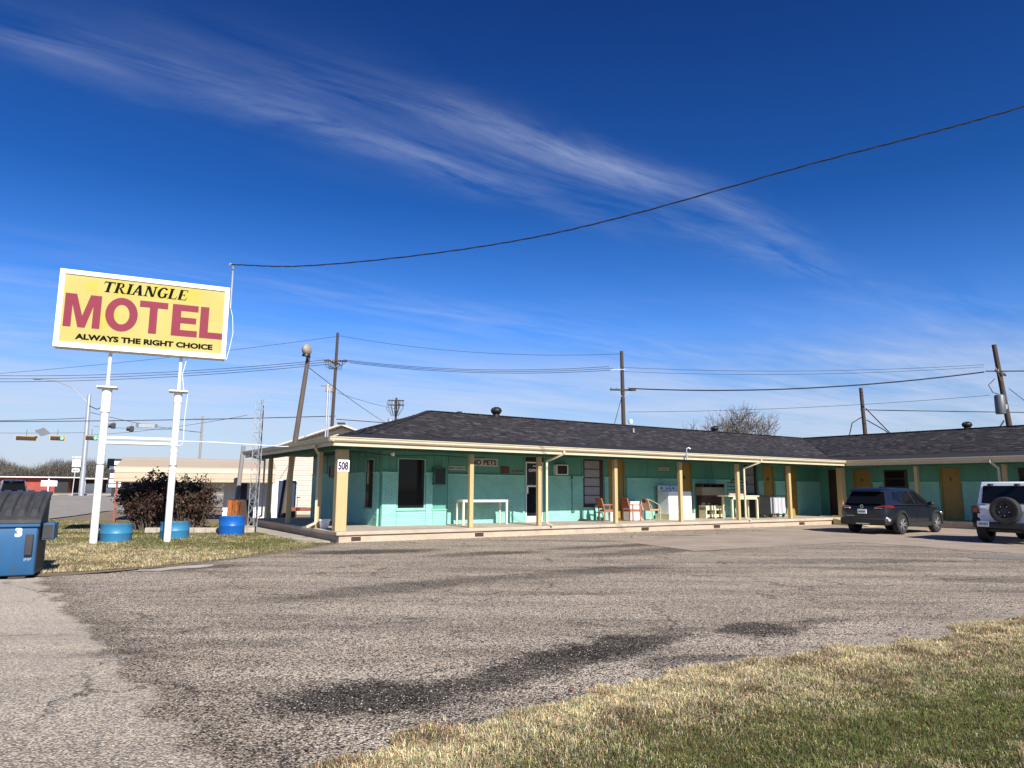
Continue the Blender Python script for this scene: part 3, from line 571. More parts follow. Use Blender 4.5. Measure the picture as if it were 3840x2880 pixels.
# porch slab and foundation
m = MB(); m.prism([(0.0, 0.0), (25.35, 0.0), (25.35, 3.2), (3.0, 3.2), (3.0, 10.4), (0.0, 10.4)], lambda x, y: (x, y, 0.205), lambda x, y: (x, y, SLB)); slab = m.build('porch_slab', 'slab', mot, bevel=0.012)
m = MB(); rwbox(m, -0.4, RWL, 0.6, 3.2, 0.205, SLB - 0.004); m.build('porch_slab', 'slab', mot, bevel=0.012)
m = MB(); m.box(0.10, 25.3, 0.07, 0.35, -0.2, 0.204); m.box(0.10, 0.4, 0.36, 10.3, -0.2, 0.203); rwbox(m, -0.3, RWL, 0.66, 0.9, -0.2, 0.202); skirt = m.build('foundation', 'skirt', mot)
for u0, u1 in ((0.47, 0.76), (4.60, 4.92), (11.85, 12.22), (15.85, 16.22), (21.5, 21.9)):
    f = box('crawl_vent', 'brown', skirt, u0, u1, 0.062, 0.075, 0.035, 0.155)
    MB().box(u0 - .02, u1 + .02, 0.056, 0.0695, 0.155, 0.17).build('vent_lintel', 'skirt', f)
m = MB(); m.add([(24.0, -0.02, 0.29), (25.2, -0.02, 0.29), (25.2, -2.1, 0.008), (23.4, -2.1, 0.008), (24.0, -0.02, -0.05), (25.2, -0.02, -0.05), (25.2, -2.1, -0.05), (23.4, -2.1, -0.05)],
    [(0, 1, 2, 3), (4, 7, 6, 5), (0, 3, 7, 4), (1, 5, 6, 2), (2, 6, 7, 3), (0, 4, 5, 1)]); m.build('ramp', pm('yellow_ramp_paint', (0.56, 0.44, 0.24), 0.8, var=0.1), mot)

# walls: upper boards
def wallseg(u0, u1, v, z0, z1, th=0.12): return MB().box(u0, u1, v, v + th, z0, z1)
wall = MB(); 
OPEN = [(8.36, 9.22), (11.2, 12.25), (12.54, 13.42), (16.58, 17.50), (21.16, 22.08), (22.56, 23.38), (24.27, 25.2)]
cur = 4.74
for a, b_ in OPEN + [(27.6, 27.6)]:
    if a > cur: wall.box(cur, a, VW, VW + 0.14, SLB - 0.03, ZC + 0.05)
    cur = b_
for a, b_ in OPEN: wall.box(a, b_, VW, VW + 0.14, 2.79, ZC + 0.05)
wall.box(11.2, 12.25, VW, VW + 0.14, SLB - 0.03, 0.84); wall.box(21.16, 22.08, VW, VW + 0.14, SLB - 0.03, 0.84)
wall.box(2.26, 2.82, VB + 0.02, VB + 0.16, SLB - 0.03, ZC + 0.05); wall.box(3.86, 4.74, VB + 0.02, VB + 0.16, SLB - 0.03, ZC + 0.05)
wall.box(2.82, 3.86, VB + 0.02, VB + 0.16, SLB - 0.03, 0.86); wall.box(2.82, 3.86, VB + 0.02, VB + 0.16, 2.57, ZC + 0.05)
wall.box(4.62, 4.74, VB + 0.161, VW + 0.14, SLB - 0.03, ZC + 0.05)
wall.box(2.26, 2.40, VB + 0.162, 2.88, SLB - 0.03, ZC + 0.05); wall.box(2.26, 2.40, 3.66, 9.6, SLB - 0.03, ZC + 0.05)
wall.box(2.26, 2.40, 2.88, 3.66, SLB - 0.03, 0.86); wall.box(2.26, 2.40, 2.88, 3.66, 2.55, ZC + 0.05); wall.box(2.26, 27.5, 9.5, 9.64, SLB - 0.03, ZC + 0.05)
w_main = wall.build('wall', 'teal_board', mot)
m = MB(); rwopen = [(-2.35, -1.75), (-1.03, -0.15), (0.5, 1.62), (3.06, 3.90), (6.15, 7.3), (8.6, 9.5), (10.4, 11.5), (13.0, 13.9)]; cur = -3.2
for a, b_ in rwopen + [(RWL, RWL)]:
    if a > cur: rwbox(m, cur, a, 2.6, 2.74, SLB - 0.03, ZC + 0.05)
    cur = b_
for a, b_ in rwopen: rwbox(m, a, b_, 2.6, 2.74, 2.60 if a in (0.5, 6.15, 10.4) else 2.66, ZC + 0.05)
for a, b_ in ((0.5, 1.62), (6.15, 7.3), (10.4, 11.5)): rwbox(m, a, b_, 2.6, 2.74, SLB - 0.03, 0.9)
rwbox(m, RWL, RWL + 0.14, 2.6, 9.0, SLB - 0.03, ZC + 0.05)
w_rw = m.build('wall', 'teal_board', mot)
# room partitions close the interiors (dark rooms behind glass)
m = MB(); m.box(4.0, 27.4, 4.2, 4.3, 0.25, ZC); m.box(2.45, 4.0, 5.2, 5.3, 0.25, ZC); m.box(2.41, 27.4, 2.9, 9.4, 0.24, 0.27); m.build('room_partition', 'darkwood', mot)
# vertical battens and trim on the boards
class Each:
    def __init__(s, name, mat, par): s.a = (name, mat, par)
    def box(s, *b): return box(*s.a, *b)
m = Each('batten', 'teal_board', w_main)
for u in (5.0, 6.2, 8.30, 9.28, 11.12, 12.32, 13.48, 14.8, 16.5, 17.56, 18.9, 20.1, 21.1, 22.16, 23.5, 24.2, 25.26, 26.4): m.box(u - 0.02, u + 0.02, VW - 0.018, VW - 0.001, 2.11, ZC)
for u in (2.30, 2.55, 2.79, 3.90, 4.2, 4.5): m.box(u - 0.018, u + 0.018, VB + 0.001, VB + 0.0195, 2.10, ZC)
for v in (2.5, 2.8, 3.75, 4.4, 5.2, 6.0, 6.9, 7.8, 8.7): m.box(2.242, 2.259, v - 0.02, v + 0.02, 2.10 if v < 4 else 0.31, ZC)
for a in (-2.9, -1.4, 0.2, 2.2, 3.0, 4.0, 5.0, 6.05, 7.5, 9.0, 10.2, 12): q = MB(); rwbox(q, a - 0.02, a + 0.02, 2.582, 2.599, 2.05, ZC); q.build('batten', 'teal_board', w_rw)

# painted brick panels: each brick its own edges, joints recessed
BW, BH, JT = 0.205, 0.066, 0.011
panels = []   # (axis, u0, u1, face, z0, z1)
for u0, u1, z1 in ((4.96, 8.28, 2.04), (9.30, 11.14, 2.04), (12.30, 12.50, 2.04), (13.52, 16.50, 2.02), (17.56, 21.10, 2.02), (22.14, 22.52, 2.0), (23.44, 24.22, 2.0), (25.26, 27.3, 2.0)): panels.append(('f', u0, u1, VW - 0.055, SLB, z1))
for u0, u1 in ((11.16, 12.26), (21.12, 22.12)): panels.append(('f', u0, u1, VW - 0.055, SLB, 0.80))
panels += [('f', 2.28, 2.80, VB - 0.04, SLB, 2.06), ('f', 3.88, 4.14, VB - 0.04, SLB, 2.06), ('f', 2.81, 3.87, VB - 0.04, SLB, 0.80), ('f', 4.15, 4.72, VB - 0.04, SLB, 0.80)]
panels += [('s', 2.42, 2.86, 2.20, SLB, 2.06), ('s', 3.68, 5.2, 2.20, SLB, 2.06), ('s', 2.87, 3.67, 2.20, SLB, 0.80), ('s', 5.21, 9.5, 2.20, SLB, 2.06)]
for a0, a1 in ((-0.05, 0.45), (1.68, 3.0), (3.96, 6.1), (7.35, 8.55), (9.56, 10.35), (11.56, 12.95)): panels.append(('r', a0, a1, 2.545, SLB, 1.98))
bricks = []; pan_o = {}
for pi, (kd, a0, a1, f, z0, z1) in enumerate(panels):
    bk = MB(); cap = MB()
    if kd == 'f': bk.box(a0, a1, f + 0.012, f + 0.055, z0 - 0.02, z1); cap.box(a0 - 0.04, a1 + 0.04, f - 0.025, f + 0.0545, z1 + 0.0005, z1 + 0.042)
    elif kd == 's': bk.box(f + 0.012, f + 0.06, a0, a1, z0 - 0.02, z1); cap.box(f - 0.025, f + 0.0595, a0 - 0.003, a1 + 0.003, z1 + 0.0005, z1 + 0.042)
    else: rwbox(bk, a0, a1, f + 0.012, f + 0.055, z0 - 0.02, z1); rwbox(cap, a0 - 0.04, a1 + 0.04, f - 0.025, f + 0.0545, z1 + 0.0005, z1 + 0.042)
    pan_o[pi] = bk.build('brick_panel', 'teal', mot); cap.build('wall_ledge', 'teal', pan_o[pi], bevel=0.006)
    row = 0; z = z0 + 0.004
    while z + BH < z1 + 0.01:
        x = a0 - (BW / 2 if row % 2 else 0)
        while x < a1 - 0.03:
            xa, xb = max(x, a0), min(x + BW, a1)
            if xb - xa > 0.05: bricks.append((kd, xa, xb, f, z, pi))
            x += BW + JT
        z += BH + JT; row += 1
def bpos(b):
    kd, xa, xb, f, z, pi = b; c = (xa + xb) / 2
    q = Vector((c, f, z)) if kd == 'f' else (Vector((f, c, z)) if kd == 's' else rw(c, f, z)); return q
def bdist(b): q = bpos(b); w = B(q.x, q.y, q.z); return (w - Vector((0, 0, 1.55))).length + (40 if b[0] == 's' else 0)
bricks.sort(key=bdist)
def brick_mb(mb, kd, xa, xb, f, z, d):
    e = 0.004
    prof = [(xa, z), (xb, z), (xb, z + BH), (xa, z + BH)]
    def pt(x, zz, y): return (x, y, zz) if kd == 'f' else ((y, x, zz) if kd == 's' else tuple(rw(x, y, zz)))
    fr = [pt(xa + e, z + e, f - d), pt(xb - e, z + e, f - d), pt(xb - e, z + BH - e, f - d), pt(xa + e, z + BH - e, f - d)]; bkp = [pt(x, zz, f + 0.0118) for x, zz in prof]
    mb.add(fr + bkp, [(0, 1, 2, 3), (4, 5, 1, 0), (5, 6, 2, 1), (6, 7, 3, 2), (7, 4, 0, 3)])
shared = {}
nb = 0; rest = {}
for b in bricks:
    kd, xa, xb, f, z, pi = b; d = random.uniform(-0.002, 0.003)
    if nb < 300 and kd == 'f':
        key = round(xb - xa, 2)
        if key not in shared:
            q = MB(); brick_mb(q, 'f', 0, xb - xa, 0, 0, 0.001); me = q.mesh('brick', 'teal'); bm = bmesh.new(); bm.from_mesh(me); bmesh.ops.recalc_face_normals(bm, faces=bm.faces)
            for fc in bm.faces:
                if fc.normal.y > 0.5: bmesh.ops.reverse_faces(bm, faces=bm.faces); break
            bm.to_mesh(me); bm.free(); shared[key] = me
        o = bpy.data.objects.new('brick', shared[key]); COL.objects.link(o); o.parent = pan_o[pi]; o.location = (xa, f - d + random.uniform(-.0015, .0015), z); o.rotation_euler = (random.uniform(-.01, .01), 0, random.uniform(-.008, .008)); nb += 1
    else: brick_mb(rest.setdefault(pi, MB()), kd, xa, xb, f, z, d)
for pi, q in rest.items(): q.build('bricks', 'teal', pan_o[pi])['kind'] = 'stuff'

# porch ceiling, header beam, fascia and gutters
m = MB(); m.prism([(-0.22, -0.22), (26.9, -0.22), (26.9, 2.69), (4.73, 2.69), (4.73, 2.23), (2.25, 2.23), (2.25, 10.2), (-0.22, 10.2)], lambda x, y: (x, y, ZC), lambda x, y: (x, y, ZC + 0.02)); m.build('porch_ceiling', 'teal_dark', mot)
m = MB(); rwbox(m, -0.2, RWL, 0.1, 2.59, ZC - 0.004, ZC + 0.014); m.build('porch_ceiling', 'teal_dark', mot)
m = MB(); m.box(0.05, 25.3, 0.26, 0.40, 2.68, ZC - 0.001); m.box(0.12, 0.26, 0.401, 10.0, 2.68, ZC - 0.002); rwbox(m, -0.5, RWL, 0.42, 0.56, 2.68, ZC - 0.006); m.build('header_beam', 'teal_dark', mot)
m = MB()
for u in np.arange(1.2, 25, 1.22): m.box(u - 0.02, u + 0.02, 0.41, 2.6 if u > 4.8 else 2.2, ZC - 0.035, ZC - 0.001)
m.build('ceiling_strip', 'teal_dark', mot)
def fascia(mb, pts, z0, z1, th):
    for (p, q) in zip(pts[:-1], pts[1:]): mb.bar((*p, (z0 + z1) / 2), (*q, (z0 + z1) / 2), th, z1 - z0)
E0 = (-0.33, 10.5); E1 = (-0.33, -0.33); E2 = tuple(rw(0, 0)[:2]); E3 = tuple(rw(RWL, 0)[:2])
m = MB(); m.box(-0.30, 24.78, -0.325, -0.28, 2.745, 2.875); m.box(-0.325, -0.281, -0.279, 10.4, 2.746, 2.875); rwbox(m, 0.0, RWL, 0.02, 0.065, 2.747, 2.875); m.build('fascia', 'gutter', mot)
def gutter(p, q, z, out):
    """k-style gutter trough between two points, out = unit vector away from the building"""
    prof = [(0.0, 0.0), (0.06, 0.0), (0.10, 0.045), (0.10, 0.085), (0.125, 0.115), (0.125, 0.135), (0.112, 0.135), (0.09, 0.09), (0.085, 0.05), (0.055, 0.012), (0.012, 0.012), (0.012, 0.135), (0.0, 0.135)]
    p = Vector(p); q = Vector(q); out = Vector(out); mb = MB()
    mb.prism(prof, lambda a, b: p + out * a + Vector((0, 0, z + b)), lambda a, b: q + out * a + Vector((0, 0, z + b))); return mb
g_main = gutter((-0.455, -0.327, 0), (24.72, -0.327, 0), 2.862, (0, -1, 0)).build('gutter', 'gutter', mot)
g_left = gutter((-0.327, -0.44, 0), (-0.327, 10.45, 0), 2.860, (-1, 0, 0)).build('gutter', 'gutter', mot)
g_rw = gutter(rw(0.02, 0.018), rw(RWL, 0.018), 2.864, -BV).build('gutter', 'gutter', mot)
def downspout(parent, top, knee, foot, kick):
    q = MB(); path = [Vector(p) for p in (top, Vector(top) + Vector((0, 0, -0.09)), knee, foot, kick)]
    for a, b_ in zip(path[:-1], path[1:]): q.bar(a, b_, 0.07, 0.055, up=(0.3, 1, 0.2))
    q.ball(path[1], 0.042, 0.036, 0.042, 8, 6); q.ball(path[2], 0.042, 0.036, 0.042, 8, 6); q.ball(path[3], 0.042, 0.036, 0.042, 8, 6)
    return q.build('downspout', 'gutter', parent)
downspout(g_main, (7.86, -0.39, 2.87), (7.47, 0.10, 2.52), (7.47, 0.10, 0.42), (7.58, -0.10, 0.33))
downspout(g_main, (18.45, -0.39, 2.87), (17.90, 0.10, 2.50), (17.90, 0.10, 0.42), (18.02, -0.10, 0.33))
downspout(g_left, (-0.39, 1.15, 2.87), (0.02, 2.0, 2.60), (0.02, 2.0, 0.48), (-0.28, 1.95, 0.36))
downspout(g_left, (-0.39, 9.3, 2.87), (0.02, 8.6, 2.60), (0.02, 8.6, 0.48), (-0.2, 8.6, 0.36))
downspout(g_rw, rw(6.05, -0.05, 2.87), rw(6.22, 0.28, 2.52), rw(6.22, 0.34, 0.42), rw(6.22, 0.2, 0.33))
# posts
def post(c, w=0.145, d=0.145, z0=SLB, z1=2.68, yaw=0):
    q = MB().box(-w / 2, w / 2, -d / 2, d / 2, z0, z1).build('post', 'cream', mot, bevel=0.008); q.location = (c[0], c[1], 0); q.rotation_euler = (0, 0, yaw); return q
box('post', 'cream', mot, 0.02, 0.36, 0.21, 0.47, SLB, 2.679, 0.01)
for u in (4.57, 7.30, 10.80, 14.25, 17.73, 21.27): post((u, 0.33))
for v in (2.35, 5.57, 8.33): post((0.19, v), 0.15, 0.15)
q = rw(-0.55, 0.49); post((q.x, q.y), 0.30, 0.28, yaw=-GA)
for a in (2.94, 6.36, 9.8, 13.2): q = rw(a, 0.49); post((q.x, q.y), yaw=-GA)

# roof
ZE, ZB_, ZR = 3.0, 3.30, 4.58
IL = 1.9; RB = 5.2
vi = rw(-2.25 - 0.1, 2.25); VI = (26.87, 1.9); VR = (29.62, 5.2)
re, rr_ = rw(RWL + 0.3, 2.25), rw(RWL - 3.3, 5.2)
m = MB()
low = [[(-0.42, -0.42, ZE), (24.76, -0.42, ZE - 0.01), (*VI, ZB_), (1.55, IL, ZB_)], [(-0.42, 10.6, ZE), (-0.42, -0.42, ZE), (1.55, IL, ZB_), (1.55, 8.5, ZB_)],
       [tuple(rw(0, -0.06, ZE - 0.01)), tuple(rw(RWL + 0.5, -0.06, ZE - 0.01)), tuple(rw(RWL + 0.5, 2.25, ZB_)), (*VI, ZB_)], [(29.5, 10.6, ZE), (-0.42, 10.6, ZE), (1.55, 8.5, ZB_), (29.5, 8.5, ZB_)]]
for f in low:
    m.poly(f); m.poly([(x, y, z - 0.03) for x, y, z in reversed(f)])
for a, b_ in (((-0.42, 10.6), (-0.42, -0.42)), ((-0.42, -0.42), (24.76, -0.42)), (tuple(rw(0, -0.06)[:2]), tuple(rw(RWL + .5, -0.06)[:2]))): m.bar((*a, ZE - 0.013), (*b_, ZE - 0.013), 0.012, 0.034)
roof = m.build('roof', 'lowroof', mot, fix=False)
faces = {'front': [(1.55, IL, ZB_), (*VI, ZB_), (*VR, ZR), (5.4, RB, ZR)], 'hip': [(1.55, 8.5, ZB_), (1.55, IL, ZB_), (5.4, RB, ZR)], 'back': [(33, 8.5, ZB_), (1.55, 8.5, ZB_), (5.4, RB, ZR), (*VR, ZR)],
         'wing': [(*VI, ZB_), tuple(rw(RWL + 0.5, 2.25, ZB_)), tuple(rw(RWL - 2.7, 5.2, ZR)), (*VR, ZR)], 'wingback': [(33, 8.5, ZB_), (*VR, ZR), tuple(rw(RWL - 2.7, 5.2, ZR)), tuple(rw(RWL + 0.5, 8.15, ZB_))], 'wingend': [tuple(rw(RWL + 0.5, 2.25, ZB_)), tuple(rw(RWL + 0.5, 8.15, ZB_)), tuple(rw(RWL - 2.7, 5.2, ZR))]}
m = MB()
for f in faces.values(): m.poly(f)
m.build('roof_deck', 'lowroof', roof)
def shingles(poly, rg):
    P = [Vector(p) for p in poly]; o = P[0]; ex = (P[1] - P[0]).normalized(); nrm = (P[1] - P[0]).cross(P[-1] - P[0]).normalized()
    if nrm.z < 0: nrm = -nrm
    ey = nrm.cross(ex)
    if ey.z < 0: ey = -ey
    flat = [((p - o).dot(ex), (p - o).dot(ey)) for p in P]
    xs = [p[0] for p in flat]; ys = [p[1] for p in flat]; vs, fs, cs = [], [], []
    y = -0.01; row = 0
    while y < max(ys):
        x = min(xs) - rg.uniform(0, .3)
        while x < max(xs):
            w = rg.uniform(.10, .36); cx, cy = x + w / 2, y + .07
            if bool(inpoly(np.array([cx]), np.array([cy]), flat)[0]):
                t0 = rg.uniform(.010, .020); t1 = 0.002; k = len(vs)
                xa, xb = x + .002, x + w - .002
                for xx, yy, tt in ((xa, y, 0), (xb, y, 0), (xb, y, t0), (xa, y, t0), (xb, y + .175, t1 + .004), (xa, y + .175, t1 + .004)): vs.append(o + ex * xx + ey * yy + nrm * (tt + .004))
                fs += [(k, k + 1, k + 2, k + 3), (k + 3, k + 2, k + 4, k + 5), (k, k + 3, k + 5, k), ]
                fs.pop(); fs += [(k + 1, k + 4, k + 2), (k, k + 3, k + 5)]
                g = rg.choice([.020, .028, .034, .042, .062], p=[.2, .3, .25, .15, .1]) * rg.uniform(.85, 1.15); c = (g * 1.08, g * .97, g * 1.08); cs += [c] * 6
            x += w
        y += .14; row += 1
    return vs, fs, cs
rg = np.random.default_rng(11)
for nm in ('front', 'hip', 'wing'):
    vs, fs, cs = shingles(faces[nm], rg); q = MB(); q.v = [tuple(p) for p in vs]; q.f = fs; q.sm = [False] * len(fs); me = q.mesh('shingles', 'shingle'); vcol(me, np.array(cs)); so_ = link('shingles', me, roof); so_['kind'] = 'stuff'
m = MB()
def capline(p, q): 
    p, q = Vector(p), Vector(q); n = int((q - p).length / .2)
    for i in range(n): m.bar(p.lerp(q, i / n), p.lerp(q, (i + 1.15) / n) + Vector((0, 0, .008)), .24, .022)
capline((5.4, RB, ZR + .02), (*VR, ZR + .02)); capline((1.6, IL + .05, ZB_ + .02), (5.4, RB, ZR + .02)); capline((*VR, ZR + .02), tuple(rw(RWL - 2.7, 5.2, ZR + .02)))
m.build('ridge_cap', 'lowroof', roof)
def turbine(x, y, z, s=1.0):
    q = MB(); q.lathe([(0.13 * s, -0.15), (0.13 * s, 0.05), (0.15 * s, 0.06)], (x, y, z), 12); q.ball((x, y, z + 0.17 * s), 0.20 * s, 0.20 * s, 0.14 * s, 14, 8)
    for k in range(14):
        t = 2 * math.pi * k / 14; q.tube([(x + math.cos(t + f * .5) * (.205 * s) * math.sin(math.pi * (f * .8 + .1)), y + math.sin(t + f * .5) * .205 * s * math.sin(math.pi * (f * .8 + .1)), z + .17 * s - .14 * s * math.cos(math.pi * (f * .8 + .1))) for f in (0, .25, .5, .75, 1)], .009, 4)
    q.build('turbine_vent', 'turbine', roof)
turbine(8.55, 5.2, 4.62, 1.15); turbine(22.1, 5.2, 4.60, 1.0); tq = rw(3.4, 5.2); turbine(tq.x, tq.y, 4.60, 1.1)
q = MB().tube([(15.3, 4.1, 4.05), (15.3, 4.1, 4.30)], 0.05, 10); q.ball((15.3, 4.1, 4.31), .06, .06, .04, 10, 6); q.build('plumbing_vent', 'greymetal', roof)
q = MB().box(6.70, 6.86, 5.1, 5.3, 4.56, 4.66); q.build('ridge_vent_box', 'lowroof', roof)
q = MB().tube([(13.82, -0.47, 2.72), (13.82, -0.47, 3.16)], 0.022, 8); q.tube([(13.82, -0.47, 3.16), (13.90, -0.52, 3.2), (13.93, -0.56, 3.14)], 0.022, 8); q.box(13.78, 13.86, -0.50, -0.455, 2.80, 2.92); q.build('conduit_mast', 'galv', g_main)

# doors and windows
def panel_door(u0, u1, v, z0, z1, mat, knob=True, rwf=False, number=None):
    d = MB()
    if rwf: rwbox(d, u0 + .04, u1 - .04, v, v + .04, z0, z1 - .04); d = d.build('door', mat, mot, .004)
    else: d = d.box(u0 + .04, u1 - .04, v, v + .04, z0, z1 - .04).build('door', mat, mot, .004)
    fr = MB()
    for a, b_, c, e in ((u0, u0 + .039, z0, z1), (u1 - .039, u1, z0, z1), (u0 + .0395, u1 - .0395, z1 - .039, z1)):
        rwbox(fr, a, b_, v - .05, v + .07, c, e) if rwf else fr.box(a, b_, v - .05, v + .07, c, e)
    fr.build('door_frame', mat, d)
    if knob:
        k = MB(); c = rw(u1 - .12, v - .03, 1.25) if rwf else Vector((u1 - .12, v - .03, 1.25)); k.ball(c, .03, .03, .03, 10, 6); k.build('door_knob', 'galv', d)
        k = MB(); c = rw((u0 + u1) / 2, v - .012, 2.12) if rwf else Vector(((u0 + u1) / 2, v - .012, 2.12)); k.lathe([(.0, -.008), (.07, -.008), (.07, .006)], c, 14, 'y'); k.build('number_disc', 'brown', d)
    return d
for u0, u1 in ((12.54, 13.42), (16.58, 17.50), (22.56, 23.38), (24.27, 25.2)): panel_door(u0, u1, VW + .03, SLB, 2.79, 'mustard')
for a0, a1 in ((-1.03, -.15), (3.06, 3.90), (8.6, 9.5), (13.0, 13.9)): panel_door(a0, a1, 2.63, SLB, 2.66, 'mustard', rwf=True)
panel_door(-2.35, -1.75, 2.64, SLB, 2.66, 'brown', False, True)
# office door: aluminium frame, two dark panes
od = MB(); u0, u1 = 8.38, 9.20
for a, b_, c, e in ((u0, u0 + .045, SLB, 2.60), (u1 - .045, u1, SLB, 2.60), (u0 + .0452, u1 - .0452, 2.55, 2.60), (u0 + .0452, u1 - .0452, 1.64, 1.70), (u0 + .0452, u1 - .0452, SLB, .53)): od.box(a, b_, VW + .02, VW + .075, c, e)
odo = od.build('office_door', 'whitemetal', mot)
box('pane', 'shade_glass', odo, u0 + .045, u1 - .045, VW + .04, VW + .05, 1.70, 2.55); box('pane', 'shade_glass', odo, u0 + .045, u1 - .045, VW + .04, VW + .05, .53, 1.64)
MB().box(u0 + .02, u0 + .10, VW - .012, VW + .02, 1.38, 1.68).build('door_handle', 'whitemetal', odo, .01)
box('transom', 'brown', odo, u0, u1, VW + .03, VW + .06, 2.605, 2.79)
for k in range(3): box('transom_slat', 'black', odo, u0 + .03, u1 - .03, VW + .02, VW + .0295, 2.63 + .05 * k, 2.655 + .05 * k)
text('lettering', 'OFFICE', .15, 'whiteink', odo, ((u0 + u1) / 2 + .03, VW + .036, 2.27), (R(90), 0, 0), .006, (.60, .115))
text('lettering', '508', .06, 'whiteink', odo, ((u0 + u1) / 2 + .02, VW + .036, 2.44), (R(90), 0, 0), .003, (.17, .055))
def jalousie(u0, u1, v, z0, z1, rows, rwf=False, pane='curtain'):
    bx = (lambda mb, a, b_, c, e, f, g: rwbox(mb, a, b_, c, e, f, g)) if rwf else (lambda mb, a, b_, c, e, f, g: mb.box(a, b_, c, e, f, g))
    w = MB()
    for a, b_, c, e in ((u0, u0 + .06, z0, z1), (u1 - .16, u1, z0, z1), (u0 + .0605, u1 - .1605, z1 - .06, z1), (u0 + .0605, u1 - .1605, z0, z0 + .12)): bx(w, a, b_, v - .05, v + .05, c, e)
    wo_ = w.build('window', 'brown', mot); hh = (z1 - z0 - .18) / rows
    for k in range(rows):
        zb = z0 + .12 + hh * k; q = MB(); bx(q, u0 + .061, u1 - .161, v - .012, v - .002, zb + .025, zb + hh - .012); q.build('pane', pane, wo_)
        q = MB(); bx(q, u0 + .061, u1 - .161, v - .03, v + .03, zb + hh - .0115, zb + hh + .0245); q.build('rail', 'brown', wo_)
    q = MB(); bx(q, u0 + .061, u1 - .161, v + .03, v + .04, z0 + .121, z1 - .061); q.build('blind', 'darkwood', wo_); return wo_
jalousie(11.2, 12.25, VW + .05, .84, 2.79, 5); jalousie(21.16, 22.08, VW + .05, .84, 2.79, 4)
for a0, a1 in ((.5, 1.62), (6.15, 7.3), (10.4, 11.5)): jalousie(a0, a1, 2.66, .9, 2.60, 4, True, 'shade_glass')
def plate_window(mb_bounds, side=False):
    a0, a1, f, z0, z1 = mb_bounds; w = MB()
    bx = (lambda mb, a, b_, c, e, g, h: mb.box(c, e, a, b_, g, h)) if side else (lambda mb, a, b_, c, e, g, h: mb.box(a, b_, c, e, g, h))
    for a, b_, c, e in ((a0, a0 + .035, z0, z1), (a1 - .035, a1, z0, z1), (a0 + .0352, a1 - .0352, z1 - .035, z1), (a0 + .0352, a1 - .0352, z0, z0 + .035)): bx(w, a, b_, f + .01, f + .08, c, e)
    wo_ = w.build('window', 'teal', mot); q = MB(); bx(q, a0 + .03, a1 - .03, f + .04, f + .05, z0 + .03, z1 - .03); q.build('pane', 'shade_glass', wo_)
    q = MB(); bx(q, a0 - .05, a1 + .05, f - .06, f + .009, z0 - .05, z0 - .002); q.build('sill', 'teal', wo_, .006)
plate_window((2.82, 3.86, VB - .02, .86, 2.57)); plate_window((2.88, 3.66, 2.22, .86, 2.55), True)
q = MB().box(4.15, 4.72, VB - .07, VB - .041, .81, .85); q.build('wall_ledge', 'teal', mot)
# wall-mounted wiring on the office wall
q = MB().tube([(10.55, VW - .08, 2.05), (10.55, VW - .075, .62)], .012, 6); q.box(10.51, 10.59, VW - .10, VW - .057, 1.98, 2.10); q.box(10.52, 10.66, VW - .10, VW - .057, .64, .74); q.build('wall_conduit', 'teal_dark', mot)
# ------------------------------------------------------------------ things hung on the motel walls
def bthing(name, label, cat, u, v, z=SLB, rz=0.0, group=None): return thing(name, label, cat, B(u, v, z), YAW + rz, group)
def wall_sign(name, label, u0, u1, z0, z1, face, lines, ink, cat='sign', v=VW, rim=None):
    t = bthing(name, label, cat, (u0 + u1) / 2, v - .012, z0); w, h = u1 - u0, z1 - z0
    box('board', face, t, -w / 2, w / 2, -.006, .010, 0, h)
    if rim:
        q = MB()
        for a, b_, c, e in ((-w / 2, w / 2, 0, .018), (-w / 2, w / 2, h - .018, h), (-w / 2, -w / 2 + .018, .0181, h - .0181), (w / 2 - .018, w / 2, .0181, h - .0181)): q.box(a, b_, -.011, -.0062, c, e)
        q.build('rim', rim, t)
    for s, zc_, fw, fh in lines: text('lettering', s, fh, ink, t, (0, -.0085, zc_ * h), (R(90), 0, 0), fh * .035, (fw * w, fh))
    return t
M['signcream'] = pm('pale_sign_board', (0.55, 0.52, 0.45), .6, var=.06); M['plaque'] = pm('brown_wood_plaque', (.13, .045, .025), .6, var=.2, scale=6)
wall_sign('no_pets_sign', 'pale board lettered NO PETS on the office wall', 5.86, 7.08, 2.38, 2.67, 'signcream', [('NO PETS', .5, .90, .19)], 'inkpurple')
wall_sign('night_sign', 'narrow white sign with one line of dark capitals left of the NO PETS board', 4.98, 5.69, 2.22, 2.355, 'signcream', [('NIGHT CHECK-IN', .5, .94, .06)], 'ink')
t = bthing('wall_plaque', 'shield-shaped brown wooden plaque beside the office door', 'plaque', 7.40, VW - .012, 2.13)
MB().prism([(-.19, .0), (.19, .0), (.18, .13), (.22, .20), (.17, .27), (-.17, .27), (-.22, .20), (-.18, .13)], lambda x, z: (x, -.02, z), lambda x, z: (x, .01, z)).build('board', 'plaque', t, .006)
MB().prism([(-.14, .04), (.14, .04), (.14, .21), (-.14, .21)], lambda x, z: (x, -.026, z), lambda x, z: (x, -.0205, z)).build('panel', 'plaque', t)
wall_sign('small_board', 'small low greenish sign with faded lettering next to the brown plaque', 7.70, 8.28, 2.155, 2.31, pm('faded_green_board', (.17, .27, .20), .6), [('NO REFUNDS', .55, .9, .07)], 'ink')
wall_sign('room_sign', 'little framed white sign high on the teal wall above the washing machines', 15.39, 16.10, 2.37, 2.59, 'signcream', [('NO PARKING', .68, .78, .055), ('OFFICE ONLY', .32, .78, .055)], 'redsteel', rim='ink')
t = thing('house_number_plate', 'white plate with purple-black 508 on the cream corner post', 'sign', B(.19, .205, 2.03), YAW)
